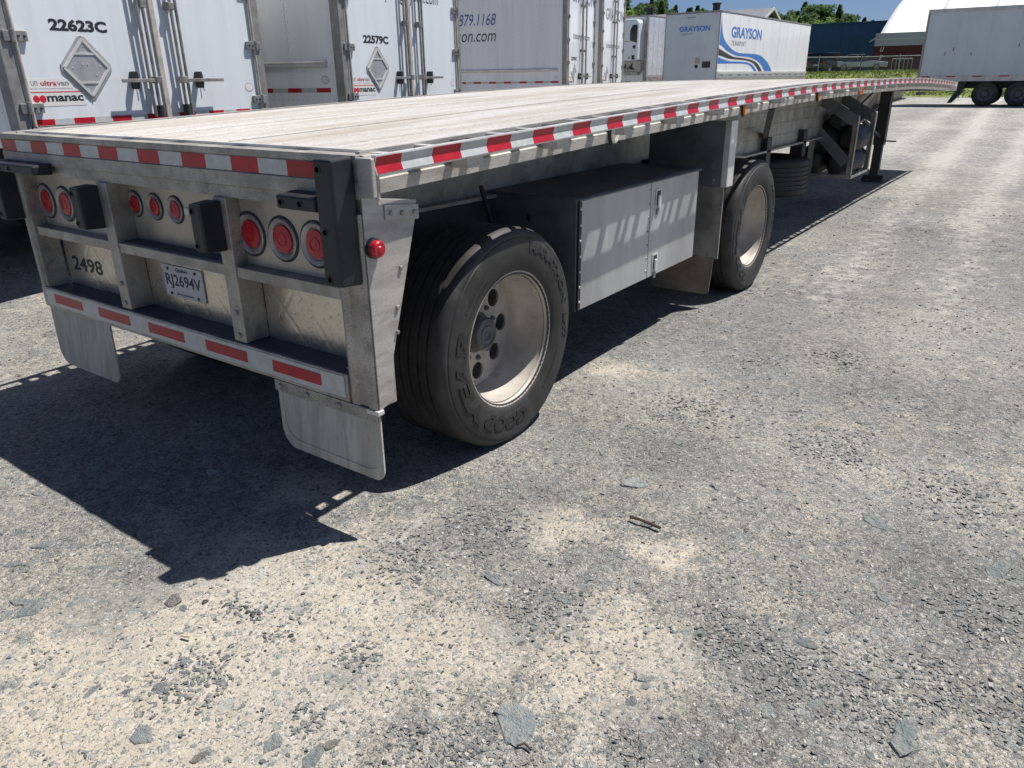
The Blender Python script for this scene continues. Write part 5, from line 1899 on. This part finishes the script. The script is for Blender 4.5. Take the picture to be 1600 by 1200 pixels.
# ---- parked cars
def car(name, label, mat, loc, rz, suv):
    T = thing(name, loc, rz, label, 'car', 'cars parked beyond the fence')
    L_, W_ = 4.6, 1.8
    h1 = 1.0 if suv else .88
    h2 = 1.68 if suv else 1.42
    body = [(0.05, .35), (4.55, .35), (4.6, .55), (4.55, .75), (3.55, h1), (.12, h1), (0, .8), (0, .5)]
    MB().prism(body, 'y', -W_ / 2, W_ / 2).build('body', mat, T, bevel=0.08)
    if suv:
        cab = [(.08, h1 - .02), (3.5, h1 - .02), (2.75, h2 - .03), (.35, h2)]
    else:
        cab = [(.35, h1 - .02), (3.45, h1 - .02), (2.6, h2 - .02), (1.2, h2)]
    MB().prism([(a, b) for a, b in cab], 'y', -W_ / 2 + .12, W_ / 2 - .12).build('glasshouse', 'glass_dark', T, bevel=0.05)
    tp = max(b for a, b in cab)
    MB().box(cab[3][0] + .05, cab[2][0] - .02, -W_ / 2 + .18, W_ / 2 - .18, tp - .035, tp + .025).build('roof', mat, T, bevel=0.03)
    for x in (cab[3][0] + .75, cab[3][0] + 1.6):
        for s in (-1, 1):
            MB().bar((x, s * (W_ / 2 - .115), h1 - .02), (x - .02, s * (W_ / 2 - .125), tp - .02), .05, .03).build('pillar', mat, T)
    for x in (.85, 3.65):
        for s in (-1, 1):
            w = MB().lathe([(-.1, .2), (-.1, .31), (-.08, .335), (.08, .335), (.1, .31), (.1, .2)], 'y', (x, s * (W_ / 2 - .1), .33), 18).build('wheel', 'tyre', T, smooth=40)
            MB().lathe([(0, .21), (s * .01, .19), (s * -.02, .1), (s * .01, .05), (s * .01, 0)], 'y', (x, s * (W_ / 2 - .005), .33), 14).build('rim', 'steel', w)
    for s in (-1, 1):
        MB().box(4.50, 4.585, s * .62 - .16, s * .62 + .16, .62, .76).build('headlight', 'clear_lens', T, bevel=0.02)
        MB().box(-.01, .06, s * .7 - .10, s * .7 + .10, .72, .95).build('tail_light', 'red_lens', T, bevel=0.02)
    MB().box(-.012, .0, -.25, .25, .6, .72).build('number_plate', 'trim_white', T)
    return T


car('parked_car', 'red car half hidden behind the end of the lettered trailer', 'car_red', (-17.9, 75.0, gz(-17.9, 75) + .02), math.radians(60), True)
car('parked_car', 'black sport utility car parked beside the red one beyond the fence', 'car_black', (-17.0, 74.0, gz(-17, 74) + .02), math.radians(75), True)
car('parked_car', 'silver car behind the chain-link fence', 'car_silver', (-16.2, 76.5, gz(-16, 76.5) + .02), math.radians(22), False)

# ------------------------------------------------------------------ trees on the skyline
def tree_proto(kind, k):
    r = random.Random(500 + k)
    H = 10.0
    tr = MB()
    tr.tube((0, 0, -.5), (0, 0, H * .45), .22, 8, .13)
    tr.tube((0, 0, H * .45), (0, 0, H * .93), .13, 6, .03)
    for q in range(8):
        a = r.uniform(0, 6.28)
        z = r.uniform(.3, .8) * H
        l = (1 - z / H) * 2.6 + .4
        tr.tube((0, 0, z), (l * math.cos(a), l * math.sin(a), z + l * .3), .05, 5, .015)
    vs, fs = [], []

    def leaf(c, s, upb):
        d1 = Vector((r.gauss(0, 1), r.gauss(0, 1), r.gauss(0, .5))).normalized()
        d2 = d1.cross(Vector((r.gauss(0, 1), r.gauss(0, 1), r.gauss(0, 1) + upb))).normalized()
        o = len(vs)
        c = Vector(c)
        vs.extend([c - d1 * s, c + d2 * s * .6, c + d1 * s, c - d2 * s * .6])
        fs.append((o, o + 1, o + 2, o + 3))
    if kind == 'conifer':
        top = H
        for q in range(1500):
            t = r.random() ** .75
            z = .18 * H + t * (H * .84)
            lay = .72 + .28 * math.sin(z * 4.2 + r.uniform(-.5, .5))
            R_ = (1 - t) ** .8 * 1.9 * lay + .10
            a = r.uniform(0, 6.28)
            rad = R_ * math.sqrt(r.random()) * (1 + .22 * math.sin(3 * a + k))
            leaf((rad * math.cos(a), rad * math.sin(a), z - .22 * rad), r.uniform(.14, .30), .3)
    elif kind == 'pine':
        blobs_ = [(r.uniform(-1.1, 1.1), r.uniform(-1.1, 1.1), H * r.uniform(.5, .95), r.uniform(.6, 1.2)) for _ in range(12)]
        blobs_.append((0, 0, H * .95, .8))
        for q in range(1500):
            bx, by, bz_, br = r.choice(blobs_)
            d = Vector((r.gauss(0, 1), r.gauss(0, 1), r.gauss(0, .8))).normalized() * br * r.random() ** .4
            leaf((bx + d.x, by + d.y, bz_ + d.z * .7), r.uniform(.13, .27), .4)
    else:
        blobs_ = [(r.uniform(-1.7, 1.7), r.uniform(-1.7, 1.7), H * r.uniform(.3, .82), r.uniform(.8, 1.5)) for _ in range(16)]
        blobs_.append((0, 0, H * .88, 1.1))
        for q in range(1900):
            bx, by, bz_, br = r.choice(blobs_)
            d = Vector((r.gauss(0, 1), r.gauss(0, 1), r.gauss(0, 1))).normalized() * br * r.random() ** .35
            leaf((bx + d.x, by + d.y, bz_ + d.z), r.uniform(.14, .30), .2)
    return tr, vs, fs


KINDS = {'conifer': ('spruce_tree', 'needles', 'narrow dark spruce standing in the wood on the skyline'),
         'pine': ('pine_tree', 'needles', 'dark tufted pine standing in the wood on the skyline'),
         'broad': ('broadleaf_tree', 'leaves', 'lighter green broadleaf tree along the edge of the wood')}
PROTO = {}
for kd in KINDS:
    PROTO[kd] = []
    for k in range(3):
        tr, vs, fs = tree_proto(kd, k + {'conifer': 0, 'pine': 10, 'broad': 20}[kd])
        t_o = tr.build('trunk', 'bark')
        c_o = MB().add(vs, fs).build('crown', KINDS[kd][1], recalc=False)
        PROTO[kd].append((t_o.data, c_o.data))
        bpy.data.objects.remove(t_o)
        bpy.data.objects.remove(c_o)


def tree(kd, x, y, h):
    nm, _, lab = KINDS[kd]
    T = thing(nm, (x, y, gz(x, y)), random.uniform(0, 6.28), lab, 'tree', 'trees of the wood on the skyline')
    a, b = random.choice(PROTO[kd])
    s = h / 10.0
    T.scale = (s * random.uniform(.95, 1.3), s * random.uniform(.95, 1.3), s)
    link('trunk', a, T)
    link('crown', b, T)


for k in range(285):
    row = k % 3
    beta = math.radians(11.0 + 18.0 * ((k * 0.618034) % 1.0))
    Rr = (128, 146, 165)[row] + random.uniform(-7, 7)
    x, y = CAM.x - Rr * math.sin(beta), CAM.y + Rr * math.cos(beta)
    bd_ = math.degrees(beta)
    hmax = np.interp(bd_, [11.2, 12.8, 14, 17, 18.5, 20, 22, 25, 28, 32], [6.2, 7.6, 9.6, 9.8, 9.0, 8.3, 9.6, 11.2, 12.6, 13.5])
    hh_ = hmax * 1.0 * Rr / 146 * random.uniform(.72, 1.04)
    kd = random.choices(['conifer', 'pine', 'broad'], [(.2, .25, .6), (.45, .35, .2), (.5, .4, .1)][row])[0]
    if kd == 'broad':
        hh_ *= .86
    tree(kd, x, y, hh_)

# ------------------------------------------------------------------ grass on the bank
m_ = 26000
bx = rng.uniform(-34, 16, m_)
by = 49.3 + rng.random(m_) ** 1.0 * 27
keep = (fbm(bx, by, .35, 61) + .35 * smoothstep(49, 54, by) > .55)
bx, by = bx[keep], by[keep]
bzv = ground_z(bx, by)
m_ = len(bx)
hgt = rng.uniform(.06, .2, m_)
wd = rng.uniform(.03, .08, m_)
an = rng.uniform(0, 6.28, m_)
lean = rng.normal(0, .12, (m_, 2))
c_, s_ = np.cos(an) * wd, np.sin(an) * wd
v0 = np.stack([bx - c_, by - s_, bzv - .02], 1)
v1 = np.stack([bx + c_, by + s_, bzv - .02], 1)
v2 = np.stack([bx + lean[:, 0], by + lean[:, 1], bzv + hgt], 1)
gv3 = np.stack([v0, v1, v2], 1).reshape(-1, 3)
me = bpy.data.meshes.new('grass')
me.vertices.add(len(gv3))
me.vertices.foreach_set('co', gv3.ravel())
me.loops.add(len(gv3))
me.loops.foreach_set('vertex_index', np.arange(len(gv3)))
me.polygons.add(m_)
me.polygons.foreach_set('loop_start', np.arange(0, len(gv3), 3))
me.polygons.foreach_set('loop_total', np.full(m_, 3))
me.update()
me.shade_flat()
me.materials.append(MATS['grass'])
tag(stuff(link('grass', me)), 'yellow green rough grass on the bank before the fence', 'grass')
